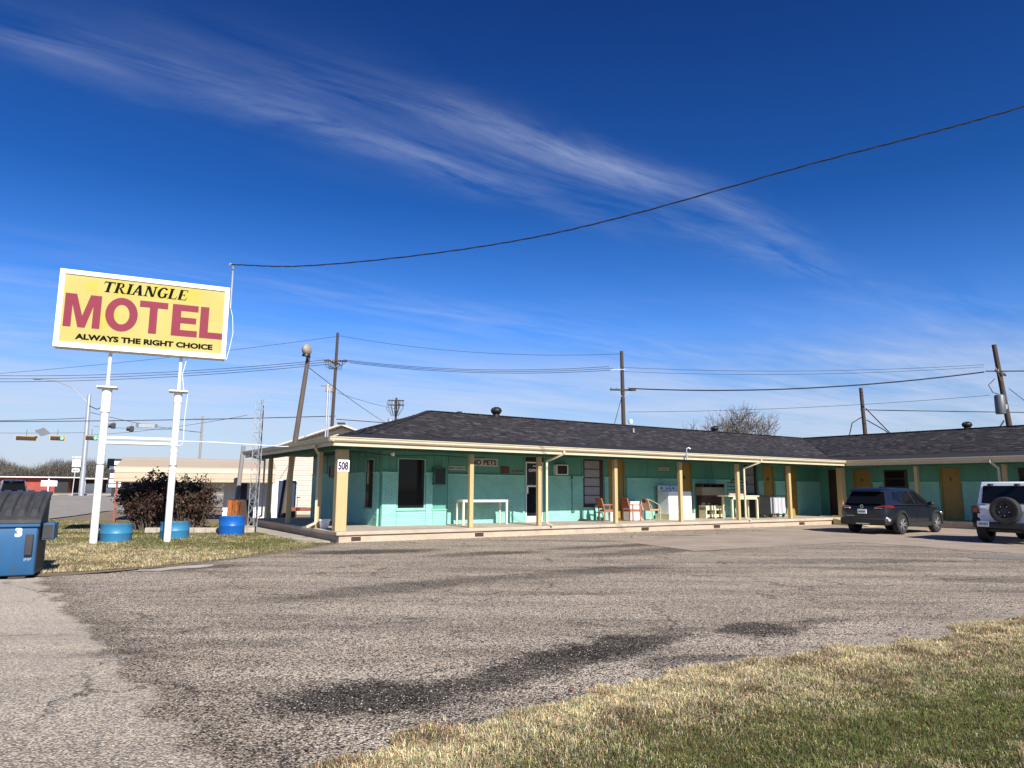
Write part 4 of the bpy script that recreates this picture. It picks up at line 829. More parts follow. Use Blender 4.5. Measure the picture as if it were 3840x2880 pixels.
box('plate', 'plasticwhite', t, -.17, .185, -.008, 0.0, -.01, .33); text('lettering', '508', .28, 'inkpurple', t, (.0, -.0105, .165), (R(90), 0, 0), .012, (.30, .25))
def aircon(name, label, u, v, z, w, h, rz=0, case='plasticwhite', grill='black', d=.22):
    t = bthing(name, label, 'air conditioner', u, v, z, rz)
    q = MB()
    for a, b_, c, e in ((-w / 2, w / 2, 0, .035), (-w / 2, w / 2, h - .035, h), (-w / 2, -w / 2 + .045, .0351, h - .0351), (w / 2 - .045, w / 2, .0351, h - .0351)): q.box(a, b_, -d, .02, c, e)
    q.build('case', case, t, .006); box('grille', grill, t, -w / 2 + .045, w / 2 - .045, -d + .03, 0, .035, h - .035)
    for k in range(7): box('louvre', 'brown', t, -w / 2 + .046, w / 2 - .046, -d + .015, -d + .029, .05 + k * (h - .1) / 7, .065 + k * (h - .1) / 7)
aircon('wall_air_conditioner', 'white framed air conditioner in the wall right of the office door', 9.97, VW, 2.12, .58, .40)
aircon('wall_air_conditioner', 'dark boxy air conditioner beside the big office window', 4.35, VB, 1.68, .46, .60, 0, 'teal_dark', 'black', .16)
aircon('wall_air_conditioner', 'dark air conditioner on the shaded end wall behind the corner post', 2.22, 6.45, 1.95, .60, .42, -R(90), 'brown', 'black', .25)
t = bthing('porch_light', 'small white flood lamp under the porch eave near the corner', 'lamp', 1.75, .42, 2.60); q = MB().tube([(0, 0, .18), (0, -.03, .08)], .02, 8); q.lathe([(.02, 0), (.05, .03), (.07, .10)], (0, -.05, 0), 12, 'x'); q.build('lamp_head', 'plasticwhite', t)
t = bthing('porch_cable', 'dark cable slung under the porch ceiling along the bay', 'cable', 1.0, 1.1, 2.70); MB().tube([(x, .25 * math.sin(x), -.05 - .05 * math.sin(x * 1.2) ** 2) for x in np.linspace(-.3, 4.4, 16)], .012, 6).build('cable_run', 'wire', t)

# ------------------------------------------------------------------ porch furniture
t = bthing('side_table', 'long narrow off-white table against the office wall', 'table', 5.98, 1.95)
box('tabletop', 'tablewhite', t, -.93, .93, -.26, .26, .78, .86, .006)
for x in (-.89, .89):
    for y in (-.22, .22): box('leg', 'tablewhite', t, x - .035, x + .035, y - .035, y + .035, 0, .78, .004)
def wood_chair(label, u, v, rz):
    t = bthing('wood_armchair', label, 'chair', u, v, SLB, rz, 'chairs on the porch')      # faces +x
    box('seat', 'chairpad', t, -.22, .25, -.23, .23, .40, .47, .02)
    q = MB(); q.add([(-.22, -.22, .50), (-.22, .22, .50), (-.33, .22, .86), (-.33, -.22, .86), (-.26, -.22, .50), (-.26, .22, .50), (-.37, .22, .86), (-.37, -.22, .86)], [(0, 1, 2, 3), (7, 6, 5, 4), (0, 3, 7, 4), (1, 5, 6, 2), (3, 2, 6, 7), (0, 4, 5, 1)]); q.build('backrest', 'chairpad', t, .012)
    MB().bar((-.36, -.26, .885), (-.36, .26, .885), .05, .05).build('top_rail', 'chairwood', t, .01)
    for y in (-.25, .25):
        MB().bar((.24, y, 0), (.24, y, .64), .045, .045).build('leg', 'chairwood', t, .006)
        q = MB(); q.bar((-.27, y, 0), (-.24, y, .45), .045, .045); q.bar((-.24, y, .45), (-.37, y, .90), .045, .045); q.build('leg', 'chairwood', t, .006)
        MB().bar((-.29, y, .64), (.27, y, .655), .055, .035).build('armrest', 'chairwood', t, .01)
        MB().bar((-.24, y, .395), (.24, y, .395), .03, .05).build('seat_rail', 'chairwood', t)
    MB().bar((.235, -.23, .395), (.235, .23, .395), .03, .05).build('seat_rail', 'chairwood', t)
wood_chair('orange wooden armchair nearest the office end of the porch', 11.62, 1.75, R(-14)); wood_chair('orange wooden armchair half hidden behind a cream post', 12.78, 1.60, R(-8))
t = bthing('tube_armchair', 'peach vinyl armchair with thin tan metal arms', 'chair', 14.0, 1.75, SLB, R(-6), 'chairs on the porch')
box('seat', 'peach', t, -.22, .26, -.24, .24, .39, .46, .025)
q = MB(); q.add([(-.20, -.23, .46), (-.20, .23, .46), (-.31, .23, .88), (-.31, -.23, .88), (-.25, -.23, .46), (-.25, .23, .46), (-.36, .23, .88), (-.36, -.23, .88)], [(0, 1, 2, 3), (7, 6, 5, 4), (0, 3, 7, 4), (1, 5, 6, 2), (3, 2, 6, 7), (0, 4, 5, 1)]); q.build('backrest', 'peach', t, .02)
for y in (-.27, .27):
    MB().tube([(-.26, y, 0), (-.23, y, .42), (-.34, y, .84), (-.30, y, .86), (-.05, y, .76), (.16, y, .66), (.25, y, .58), (.27, y, .42), (.27, y, 0)], .014, 8).build('arm_frame', 'tanmetal', t)
MB().bar((.27, -.27, .40), (.27, .27, .40), .02, .03).build('front_rail', 'tanmetal', t); 
q = MB().ball((-.335, .02, .80), .05, .12, .10, 10, 6); q.build('dark_rag', 'darkwood', t)
t = bthing('storage_box', 'white plastic storage box standing behind the wooden chairs', 'box', 13.55, 2.30); box('body', 'plasticwhite', t, -.38, .38, -.22, .22, 0, .72, .02); box('lid', pm('pale_blue_lid', (.50, .66, .74), .4), t, -.40, .40, -.24, .24, .721, .77, .015)
t = bthing('bucket', 'small white bucket on the porch between the wooden chairs', 'bucket', 12.10, 2.05); MB().lathe([(.0, 0), (.11, 0), (.14, .34), (.13, .34), (.10, .03)], n=20).build('pail', 'plasticwhite', t); MB().lathe([(.145, .30), (.150, .30), (.150, .335), (.14, .335)], n=20).build('rim', 'plasticwhite', t)
t = bthing('folded_mat', 'crumpled dark sack lying against the foot of the teal wall', 'sack', 11.0, 2.45); q = MB()
for k in range(7): q.ball((random.uniform(-.28, .28), random.uniform(-.07, .07), random.uniform(.02, .05)), random.uniform(.06, .13), random.uniform(.05, .08), random.uniform(.03, .06), 8, 5)
q.build('sacking', 'darkwood', t)
t = bthing('wall_boards', 'short pale green boards leaning on the wall by the wooden chairs', 'boards', 12.15, 2.5)
for x in (-.45, -.25): MB().bar((x, -.12, 0), (x + .03, .04, .62), .13, .02).build('board', 'teal', t)
def washer(label, u, v):
    t = bthing('laundry_machine', label, 'washing machine', u, v, SLB, 0, 'machines on the cream platform'); z = .245
    box('cabinet', 'whitemetal', t, -.335, .335, -.33, .33, z, z + .94, .015); box('lid', 'whitemetal', t, -.27, .27, -.25, .18, z + .941, z + .952)
    q = MB(); q.prism([(.20, z + .941), (.33, z + .941), (.33, z + 1.19), (.25, z + 1.19)], lambda y, zz: (-.335, y, zz), lambda y, zz: (.335, y, zz)); c = q.build('control_panel', 'whitemetal', t, .008)
    for x, r in ((-.20, .035), (.12, .022), (.2, .022)): MB().lathe([(0, -.03), (r, -.03), (r * 1.1, .0)], (x, .222, z + 1.08), 14, 'y').build('dial', 'black', c)
    MB().box(-.334, .334, -.333, -.3302, z + .60, z + .606).build('panel_seam', 'greymetal', t); MB().box(-.10, .10, -.334, -.3304, z + .70, z + .71).build('badge', 'greymetal', t)
washer('left white laundry machine with control dials', 15.42, 2.12); washer('right white laundry machine partly behind a cream post', 16.14, 2.12)
t = bthing('machine_platform', 'low cream wooden platform under the laundry machines', 'platform', 15.78, 2.12)
box('top', 'creamfurn', t, -.78, .78, -.42, .40, .19, .244, .004); box('front_board', 'creamfurn', t, -.78, .78, -.42, -.39, 0, .189); box('side_board', 'creamfurn', t, -.78, -.75, -.389, .40, 0, .189); box('side_board', 'creamfurn', t, .75, .78, -.389, .40, 0, .189)
t = bthing('floor_cabinet', 'low cream cabinet with open square holes below the clutter', 'cabinet', 18.25, 2.20)
for x in (-.62, -.02, .58): box('upright', 'creamfurn', t, x - .03, x + .03, -.2, .2, 0, .52)
box('top', 'creamfurn', t, -.65, .61, -.21, .21, .36, .56, .005); box('bottom', 'creamfurn', t, -.59, .55, -.2, .2, .05, .17); box('back', 'darkwood', t, -.59, .55, .17, .19, .171, .359)
t = bthing('work_table', 'tall cream work table with folded cloth on top', 'table', 19.2, 1.50)
box('tabletop', 'creamfurn', t, -1.05, 1.05, -.32, .32, .97, 1.02, .004); box('apron', 'creamfurn', t, -.70, .95, -.28, -.255, .85, .969)
for x in (-.75, .95):
    for y in (-.25, .25): box('leg', 'creamfurn', t, x - .04, x + .04, y - .04, y + .04, 0, .849 if y < 0 else .969)
t = bthing('folded_cloth', 'crumpled pinkish cloth lying on the tall work table', 'cloth', 18.95, 1.42, SLB + 1.02); q = MB()
for k in range(9): q.ball((-.35 + k * .085, random.uniform(-.05, .05), .035 + random.uniform(0, .02)), .10, random.uniform(.1, .16), random.uniform(.03, .055), 8, 5)
q.build('cloth_folds', 'cloth', t)
t = bthing('hutch', 'pale wooden hutch top against the wall behind the work table', 'cabinet', 18.35, 2.38); box('box', pm('dull_tan_laminate', (.30, .27, .19), .6), t, -.75, .75, -.2, .2, 1.02, 1.38, .006); box('dark_box', 'darkwood', t, -.64, .64, -.14, .14, .60, 1.019); box('shelf', 'darkwood', t, -.75, .75, -.2, .2, 1.50, 1.54);  # plain dark box fills the space between the legs, no drawer modelled
for x in (-.72, -.2, .3, .72): box('upright', 'darkwood', t, x - .02, x + .02, -.19, .19, 1.381, 1.499)
for x in (-.70, .70): box('leg', 'darkwood', t, x - .04, x + .04, -.15, .15, 0, 1.019)
t = bthing('wire_rack', 'tangle of dark wire racks piled on the work table', 'rack', 19.3, 1.65, SLB + 1.02); q = MB()
for k in range(4): z = .08 + .16 * k; q.tube([(-.42, -.2, z), (.42, -.22, z + .05), (.45, .2, z + .05), (-.4, .22, z), (-.42, -.2, z)], .012, 6)
for k in range(9): x = -.4 + k * .1; q.tube([(x, -.21, .05), (x + .03, -.2, .62)], .007, 5); q.tube([(x, .21, .05), (x + .02, .2, .60)], .007, 5)
q.tube([(-.55, -.15, .64), (-.35, -.18, .72), (.0, -.2, .74), (.3, -.2, .66), (.5, -.18, .60)], .03, 8); q.tube([(-.55, -.15, .64), (-.5, -.1, .58), (.0, -.1, .6), (.5, -.18, .55)], .02, 8); q.build('wires', 'black', t)
t = bthing('laundry_cart', 'big black laundry cart with grey canvas side on wheels', 'cart', 21.15, 1.75)
box('bin', 'black', t, -.75, .10, -.42, .42, .16, 1.02, .03); q = MB()
for k in range(4): q.prism([(.101 + k * .27, 0), (.35 + k * .27, 0), (.335 + k * .27, .035), (.115 + k * .27, .035)], lambda x, y: (x, -.40 - y, .20), lambda x, y: (x, -.40 - y, .92))
q.box(.101, 1.18, -.399, .40, .20, .92); q.build('canvas_side', 'greycanvas', t, .008)
q = MB(); q.tube([(-.75, -.44, 1.04), (1.2, -.44, 1.0), (1.2, .42, 1.0), (-.75, .42, 1.04), (-.75, -.44, 1.04)], .03, 8); q.tube([(1.2, -.44, 1.0), (1.24, -.44, .5), (1.18, -.44, .17)], .022, 8); q.tube([(-.7, -.44, .14), (1.15, -.44, .14)], .025, 8); q.build('frame', 'black', t)
for x in (-.6, 1.05):
    for y in (-.36, .36): MB().lathe([(0, -.02), (.065, -.02), (.065, .02), (0, .02)], (x, y, .065), 14, 'y').build('castor', 'rubber', t)
t = bthing('low_stool', 'small dark brown wooden stool near the far cream post', 'stool', 22.85, 2.15); box('seat', 'brown', t, -.28, .28, -.2, .2, .40, .55, .01)
for x in (-.24, .24):
    for y in (-.16, .16): box('leg', 'brown', t, x - .03, x + .03, y - .03, y + .03, 0, .40)
t = bthing('flower_pot', 'small white plastic flower pot on the shaded end of the porch', 'flower pot', .30, 2.0); MB().lathe([(.0, .0), (.115, .0), (.16, .22), (.185, .225), (.19, .28), (.165, .28), (.15, .22), (.0, .21)], n=24).build('pot', 'plasticwhite', t); 

# ------------------------------------------------------------------ the big sign
sg = thing('motel_sign', 'big yellow TRIANGLE MOTEL sign box on two white pipe posts', 'sign', (-12.51, 18.74, 0), R(24.858)); LS = 4.353     # local x along the sign, -y towards the camera
cab = MB().box(0, LS, .035, .44, 5.33, 7.50).build('cabinet', 'signwhite', sg, .012)
fr = MB(); z0, z1 = 5.32, 7.52
for a, b_, c, e in ((-.01, LS + .01, z0, z0 + .15), (-.01, LS + .01, z1 - .13, z1), (-.01, .12, z0 + .1502, z1 - .1302), (LS - .12, LS + .01, z0 + .1502, z1 - .1302)): fr.box(a, b_, -.02, .034, c, e)
fr.build('frame', 'signwhite', cab, .008); face = box('face', 'signyellow', cab, .12, LS - .12, .012, .030, z0 + .15, z1 - .13)
def letter(name, outline, holes, x0, z0_, sx, sz, mat, y=.0095, sh=0.0):
    q = MB(); f = lambda x, z: (x0 + (x + sh * z) * sx, y, z0_ + z * sz)
    for o_ in outline: q.prism(o_, f, lambda x, z: (x0 + (x + sh * z) * sx, y + .002, z0_ + z * sz))
    return q.build(name, mat, cab)
def ell(cx, cz, rx, rz, ix, iz, n=36, a0=0, a1=360):
    out = []
    for k in range(n):
        t0, t1 = R(a0 + (a1 - a0) * k / n), R(a0 + (a1 - a0) * (k + 1) / n)
        out.append([(cx + rx * math.cos(t0), cz + rz * math.sin(t0)), (cx + rx * math.cos(t1), cz + rz * math.sin(t1)), (cx + ix * math.cos(t1), cz + iz * math.sin(t1)), (cx + ix * math.cos(t0), cz + iz * math.sin(t0))])
    return out
rect = lambda a, b_, c, d: [(a, c), (b_, c), (b_, d), (a, d)]
BZ, BHH = 5.905, .945
letter('letter', [[(0, 0), (.215, 0), (.215, .66), (.40, 0), (.60, 0), (.785, .66), (.785, 0), (1, 0), (1, 1), (.69, 1), (.5, .36), (.31, 1), (0, 1)]], None, .17, BZ, .88, BHH, 'signred')
letter('letter', ell(.5, .5, .5, .52, .24, .30), None, 1.16, BZ, .81, BHH, 'signred')
letter('letter', [rect(0, 1, .80, 1), rect(.36, .64, 0, .80)], None, 2.00, BZ, .73, BHH, 'signred')
letter('letter', [rect(0, .34, 0, 1), rect(.34, 1, .80, 1), rect(.34, .94, .41, .60), rect(.34, 1, 0, .20)], None, 2.85, BZ, .69, BHH, 'signred')
letter('letter', [rect(0, .36, 0, 1), rect(.36, 1, 0, .20)], None, 3.60, BZ, .64, BHH, 'signred')
# TRIANGLE in an italic serif
def serif(x, z, w, up): return [(x - w, z), (x + w, z), (x + w, z + (.085 if up else -.085)), (x - w, z + (.085 if up else -.085))]
def stem(x, w, z0_=0, z1_=1): return rect(x - w / 2, x + w / 2, z0_, z1_)
TR = {'T': ([stem(.45, .25), serif(.45, 0, .22, 1), rect(.0, .90, .89, 1), [(0, .92), (.08, .92), (.03, .72), (.0, .72)], [(.82, .92), (.90, .92), (.90, .72), (.87, .72)]], .95),
      'R': ([stem(.22, .25), serif(.22, 0, .20, 1), serif(.22, 1, .20, 0)] + ell(.40, .74, .32, .26, .14, .19, 14, -90, 90) + [rect(.31, .42, .93, 1), rect(.31, .42, .48, .55), [(.36, .48), (.54, .48), (.92, 0), (.68, 0)], serif(.84, 0, .14, 1)], 1.0),
      'I': ([stem(.22, .25), serif(.22, 0, .21, 1), serif(.22, 1, .21, 0)], .48),
      'A': ([[(.06, 0), (.19, 0), (.52, .86), (.48, 1), (.40, 1)], [(.58, 0), (.88, 0), (.60, 1), (.40, 1)], rect(.24, .70, .28, .36), serif(.12, 0, .15, 1), serif(.76, 0, .18, 1)], .98),
      'N': ([stem(.20, .13), stem(.86, .13), [(.10, 1), (.38, 1), (.92, 0), (.68, 0)], serif(.20, 0, .16, 1), serif(.86, 1, .16, 0), serif(.2, 1, .16, 0)], 1.08),
      'G': (ell(.52, .5, .47, .53, .21, .41, 26, 40, 325) + [rect(.68, .88, .05, .46), serif(.78, .46, .18, 0)], 1.0),
      'L': ([stem(.22, .25), serif(.22, 0, .20, 1), serif(.22, 1, .20, 0), rect(.22, .76, 0, .08), [(.68, .08), (.76, .08), (.80, .30), (.76, .30)]], .84),
      'E': ([stem(.22, .26), rect(.06, .76, .93, 1), rect(.06, .80, 0, .07), rect(.3, .58, .47, .54), [(.69, .93), (.76, .93), (.76, .73), (.73, .73)], [(.72, .07), (.80, .07), (.84, .29), (.80, .29)], rect(.54, .59, .38, .63)], .88)}
adv = sum(TR[c][1] for c in 'TRIANGLE'); sx = 2.18 / adv; x = 1.02
for c in 'TRIANGLE': letter('letter', TR[c][0], None, x, 6.985, sx, .31, 'signblack', sh=.22); x += TR[c][1] * sx
for gx, gw, gz, gh in ((.62, .30, 6.95, .30), (1.3, .5, 6.92, .42), (2.2, .7, 6.95, .40), (3.0, .55, 6.95, .38), (.98, .5, 5.95, .5)): letter('repainted_patch', [[(0, .1), (.1, 0), (.6, .06), (1, .0), (.96, .7), (1, 1), (.3, .93), (.06, 1)]], None, gx, gz, gw, gh, 'ghostyellow', .0110)
text('letter', 'ALWAYS THE RIGHT CHOICE', .18, 'signblack', cab, (2.24, .0085, 5.65), (R(90), 0, 0), .009, (3.50, .165))
for px, ztop, rb in ((1.36, 4.33, .155), (3.17, 4.33, .125)):
    p_ = MB(); c = (px, .24, 0)
    if px < 2: p_.lathe([(.0, -.1), (.098, -.1), (.098, 3.60), (.128, 3.61), (.128, 4.28), (.0, 4.28)], c, 24)
    else: p_.lathe([(.0, -.1), (.094, -.1), (.094, 2.50), (.104, 2.51), (.104, 2.60), (.094, 2.61), (.094, 3.96), (.110, 3.97), (.110, 4.28), (.0, 4.28)], c, 24)
    pp = p_.build('post', 'white', sg); MB().box(px - .25, px + .25, .0, .48, 4.28, 4.32).build('cap_plate', 'white', pp, .004)
    MB().tube([(px, .24, 4.335), (px, .24, 5.34)], .045, 14).build('upper_pipe', 'white', pp)
    MB().lathe([(.098, 2.13), (.104, 2.14), (.104, 2.17), (.098, 2.18)], c, 24).build('weld_band', 'greymetal', pp)
for z in (2.76, 2.90): MB().tube([(1.40, .24, z), (3.12, .24, z)], .045, 12).build('cross_bar', 'white', sg)
rs = MB().tube([(4.42, .30, 6.95), (4.42, .30, 8.22), (4.40, .26, 8.32), (4.34, .20, 8.34), (4.30, .16, 8.28)], .03, 10).build('service_riser', 'galv', sg)
MB().tube([(4.42, .30, 7.0), (4.50, .30, 6.7), (4.54, .32, 6.2), (4.47, .32, 5.7), (4.40, .30, 5.36)], .009, 6).build('loose_cable', 'whitemetal', rs)
MB().tube([(3.33, .16, 5.33), (3.24, .12, 4.8), (3.30, .10, 4.36), (3.42, .10, 4.25), (3.38, .12, 3.4), (3.40, .12, 2.9), (3.36, .12, 2.75), (3.1, .14, 2.70)], .009, 6).build('loose_cable', 'whitemetal', sg)

# ------------------------------------------------------------------ dumpster
dp = thing('dumpster', 'blue steel dumpster with ribbed black lid and white number 3', 'dumpster', (-8.05, 12.18, 0), math.atan2(.454, .891))   # local: x along front (right end at 0), +y back
Wd, Dp = 1.85, 1.22
q = MB(); q.prism([(0.06, .06), (.0, .22), (0, .90), (0.02, .98), (Dp, 1.30), (Dp, .06)], lambda y, z: (-Wd, y, z), lambda y, z: (0, y, z)); body = q.build('body', 'bluebin', dp, .02)
q = MB(); q.prism([(0.10, .10), (.04, .24), (.04, .90), (.06, .96), (Dp - .03, 1.26), (Dp - .03, .10)], lambda y, z: (.0005, y, z), lambda y, z: (.006, y, z)); q.build('end_plate', 'bindark', body)
MB().box(-Wd - .03, .03, -.045, -.001, .865, .975).build('top_rim', 'bluebin', body, .012)
q = MB(); q.prism([(0, .0), (.15, .0), (.15, .32), (0, .32)], lambda y, z: (.007, .34 + y * 4.2, .62 + z * .9), lambda y, z: (.20, .34 + y * 4.2, .62 + z * .9)); q.build('fork_sleeve', 'bluebin', body, .01)
q = MB(); q.box(.03, .18, .325, .339, .65, .88); q.build('sleeve_opening', 'bindark', body)
MB().box(-.16, -.05, -.075, -.003, .40, .74).build('rub_plate', 'bindark', body, .012)
for x in (-Wd + .2, -.25): MB().box(x - .12, x + .12, .1, 1.1, -.01, .06).build('skid', 'bindark', body)
# lid: curved ribbed sheet
nx, ny = 181, 14; vs = []; fs = []
def lidz(y): f = (y + .06) / (Dp + .06); return .99 + .46 * (1 - (1 - f) ** 1.7)
for j in range(ny):
    y = -.06 + (Dp + .06) * j / (ny - 1)
    for i in range(nx):
        x = -Wd - .03 + (Wd + .06) * i / (nx - 1); ph = (x % .185) / .185; rib = .048 * (1 if .30 < ph < .78 else (0 if ph < .22 or ph > .86 else .5)) if 1 < j < ny - 2 else 0
        vs.append((x, y, lidz(y) + rib))
for j in range(ny - 1):
    for i in range(nx - 1): a = j * nx + i; fs.append((a, a + 1, a + nx + 1, a + nx))
q = MB(); q.add(vs, fs, False); k = len(q.v)
q.prism([(-.06, .93), (-.06, .99), (-.03, .995), (-.03, .93)], lambda y, z: (-Wd - .03, y, z), lambda y, z: (.03, y, z)); 
side = [(-.06 + (Dp + .06) * j / (ny - 1)) for j in range(ny)]; q.prism([(y, lidz(y) + .001) for y in side] + [(y, lidz(y) - .055) for y in reversed(side)], lambda y, z: (.028, y, z), lambda y, z: (.034, y, z)); q.build('lid', 'lid', dp)
q = MB(); q.prism([(.03, .975), (Dp, 1.30), (Dp, 1.40), (.6, 1.24), (.2, 1.08)], lambda y, z: (.0, y, z), lambda y, z: (.012, y, z)); q.build('lid_cheek', 'bindark', dp)
text('number', '3', .17, 'whiteink', body, (-.27, -.004, .78), (R(90), 0, 0), .010, (.10, .155))
text('number', '2', .17, 'whiteink', body, (-.01, .55, .45), (R(90), 0, R(90)), .006, (.08, .12)) if False else None
for zz in (.0,): 
    q = MB()
    for k in range(6): q.box(-.16 + .018 * k, -.150 + .018 * k, -.0035, -.001, .30 + .012 * (k % 3), .345 + .012 * (k % 2))
    q.build('stencil_mark', 'greymetal', body)

# ------------------------------------------------------------------ planters, bed and shrub
def leaves(centres, size, cols, rg, flat=.6):
    n = len(centres); a = rg.normal(size=(n, 3)); a /= np.linalg.norm(a, axis=1, keepdims=True); b_ = rg.normal(size=(n, 3)); b_ -= (b_ * a).sum(1, keepdims=True) * a; b_ /= np.linalg.norm(b_, axis=1, keepdims=True)
    s = size * rg.uniform(.6, 1.4, (n, 1)); P = np.stack([centres - a * s, centres + b_ * s * flat, centres + a * s, centres - b_ * s * flat], 1).reshape(-1, 3); i = np.arange(n)[:, None] * 4
    return P, i + np.array([0, 1, 2, 3]), np.repeat(cols, 4, 0)
def barrel(label, x, y, r, h, mat, seed, plant):
    t = thing('barrel_planter', label, 'planter', (x, y, 0), 0, 'half-barrel planters round the sign')
    MB().lathe([(.0, 0), (r * .95, 0), (r * .985, .04), (r * .985, h * .47), (r * 1.01, h * .5), (r * .985, h * .53), (r, h - .03), (r * 1.02, h - .015), (r * 1.02, h), (r * .97, h), (r * .96, h - .06)], n=36).build('barrel', mat, t)
    MB().lathe([(.0, h - .05), (r * .965, h - .06)], n=24).build('soil', 'soil', t)
    q = MB(); rg = random.Random(seed)
    for k in range(plant):
        a = rg.uniform(0, 6.28); rr = r * .85 * math.sqrt(rg.random()); hh = rg.uniform(.06, .20); q.tube([(rr * math.cos(a), rr * math.sin(a), h - .06), (rr * math.cos(a) + rg.uniform(-.04, .04), rr * math.sin(a) + rg.uniform(-.04, .04), h - .06 + hh)], [.006, .002], 3)
    q.build('dry_stems', 'twig', t)['kind'] = 'stuff'
barrel('light blue half barrel behind the left sign post', -11.22, 20.35, .41, .50, 'barrel', 1, 70); barrel('light blue half barrel behind the right sign post', -10.22, 21.75, .41, .50, 'barrel', 2, 60); barrel('bright royal blue half barrel near the lattice mast', -9.28, 23.75, .41, .60, 'barrel2', 3, 25)
bed = thing('bed_edging', 'row of concrete blocks edging the shrub bed', 'edging', (-12.3, 24.1, 0), R(6))
for k in range(9):
    o = box('block', 'blockgrey', bed, .395 * k, .395 * k + .38, -.1, .1, 0, .19, .01); o.rotation_euler = (0, 0, random.uniform(-.02, .02))
    
def shrub(name, label, loc, rx, ry, h, n, seed, pal, stems=60):
    t = thing(name, label, 'shrub', loc); rg = np.random.default_rng(seed); q = MB(); tips = []
    for k in range(stems):
        a = rg.uniform(0, 2 * np.pi); rr = math.sqrt(rg.random()); p = Vector((rr * .55 * rx * math.cos(a), rr * .55 * ry * math.sin(a), 0)); e = Vector((rr * rx * math.cos(a), rr * ry * math.sin(a), h * (1 - .35 * rr * rr) * rg.uniform(.75, 1.1)))
        mid = p.lerp(e, .5) + Vector((rg.normal() * .08, rg.normal() * .08, .1)); q.tube([p, mid, e], [.016, .010, .004], 4, False)
        for f in np.linspace(.25, 1, 9): c = (p * (1 - f) ** 2 + mid * 2 * f * (1 - f) + e * f * f); tips.append(c)
        for s_ in range(5):
            f = rg.uniform(.35, .95); c = (p * (1 - f) ** 2 + mid * 2 * f * (1 - f) + e * f * f); e2 = c + Vector((rg.normal() * .22, rg.normal() * .22, rg.uniform(.05, .30))); q.tube([c, e2], [.006, .002], 3, False); tips += [e2, c.lerp(e2, .5), c.lerp(e2, .8)]
    q.build('stems', 'bark', t, fix=False); T_ = np.array([tuple(p) for p in tips]); idx = rg.integers(0, len(T_), n); C = T_[idx] + rg.normal(size=(n, 3)) * .055; C = C[C[:, 2] > .12]; n = len(C)
    pick = rg.integers(0, len(pal), n); cols = np.array(pal)[pick] * rg.uniform(.6, 1.4, (n, 1)); P, F, Cc = leaves(C, .042, cols, rg)
    o = link('foliage', np_mesh('foliage', P, F, 'leaf', Cc, quads=True), t); o['kind'] = 'stuff'
shrub('winter_shrub', 'big dark reddish-brown winter shrub between the sign posts', (-12.95, 25.7, 0), 1.05, .8, 1.95, 17000, 21, [(.030, .012, .011), (.022, .012, .010), (.055, .022, .017), (.028, .028, .012), (.10, .055, .042)], 95)
shrub('winter_shrub', 'thinner brown shrub right of the right sign post', (-11.75, 26.0, 0), .9, .7, 1.85, 11000, 22, [(.040, .016, .014), (.03, .016, .013), (.075, .036, .027), (.035, .035, .014), (.12, .075, .055)], 90)
# ------------------------------------------------------------------ yard behind: carport, shed, cabinet, masts, house
cp = thing('carport', 'tan sheet-metal carport with rounded eaves behind the shrubs', 'carport', (-17.4, 31.0, 0), math.atan2(.374, .93)); CL, CW = 6.73, 5.2   # x along, +y back
def cprof(off=0.0):
    pts = [(0, 1.78), (0.0, 2.20)]
    for k in range(6): a = R(180 - 15 * k); pts.append((.30 + .30 * math.cos(a), 2.20 + .26 * math.sin(a)))
    pts += [(CW / 2, 2.93)]; pts += [(CW - y, z) for y, z in reversed(pts[:-1])]; return pts
prof = cprof(); q = MB(); n = len(prof)
q.prism(prof + [(y * .99 + .03, z - .03) for y, z in reversed(prof)], lambda y, z: (0, y, z), lambda y, z: (CL, y, z)); roofc = q.build('roof', 'tan', cp)
for y, z in [(.0, 1.93), (-.004, 2.17)]: MB().box(0.02, CL - .02, y - .012, y - .002, z, z + .018).build('seam', 'tanline', roofc)
for f in (.32, .55, .78):
    y = .42 + (CW / 2 - .42) * f; z = 2.44 + (2.93 - 2.44) * f; MB().bar((.02, y, z + .004), (CL - .02, y, z + .004), .03, .02).build('rib', 'tan', roofc)
for y in (.01, CW / 2, CW - .01): pass
MB().prism([(y, z) for y, z in prof] + [(y, z - .10) for y, z in reversed(prof)], lambda y, z: (-.012, y, z - .005), lambda y, z: (-.002, y, z - .005)).build('end_trim', 'redsteel', roofc)
for x, y in ((.12, .12), (CL - .15, .12), (.12, CW - .12), (CL - .15, CW - .12), (CL / 2, CW - .12)): box('leg', 'redsteel' if x < 1 and y < 1 else 'galv', cp, x - .045, x + .045, y - .045, y + .045, -.05, 2.05)
sh = thing('storage_shed', 'white metal shed with dark blue doors under the carport', 'shed', (-13.9, 34.3, 0), R(20)); box('wall', 'whitemetal', sh, 0, 3.4, 0, 2, 0, 1.95)
for x0, x1 in ((.75, 1.05), (2.5, 3.35)): box('door', pm('navy_door', (.015, .030, .075), .5), sh, x0, x1, -.03, -.001, .05, 1.9)
for x in (.02, .45, 1.2, 1.8, 2.3): box('batten', 'whitemetal', sh, x, x + .05, -.02, -.001, .02, 1.93)
ct = thing('wooden_cabinet', 'orange-brown wooden cabinet with a dark open side behind the lattice mast', 'cabinet', (-11.55, 29.0, 0), R(8)); box('door', 'orangewood', ct, 0, .27, -.03, -.002, 0, 1.03, .006); box('door', 'orangewood', ct, .285, .52, -.03, -.002, 0, 1.03, .006); box('carcass', 'darkwood', ct, 0, .92, 0, .45, 0, 1.05)
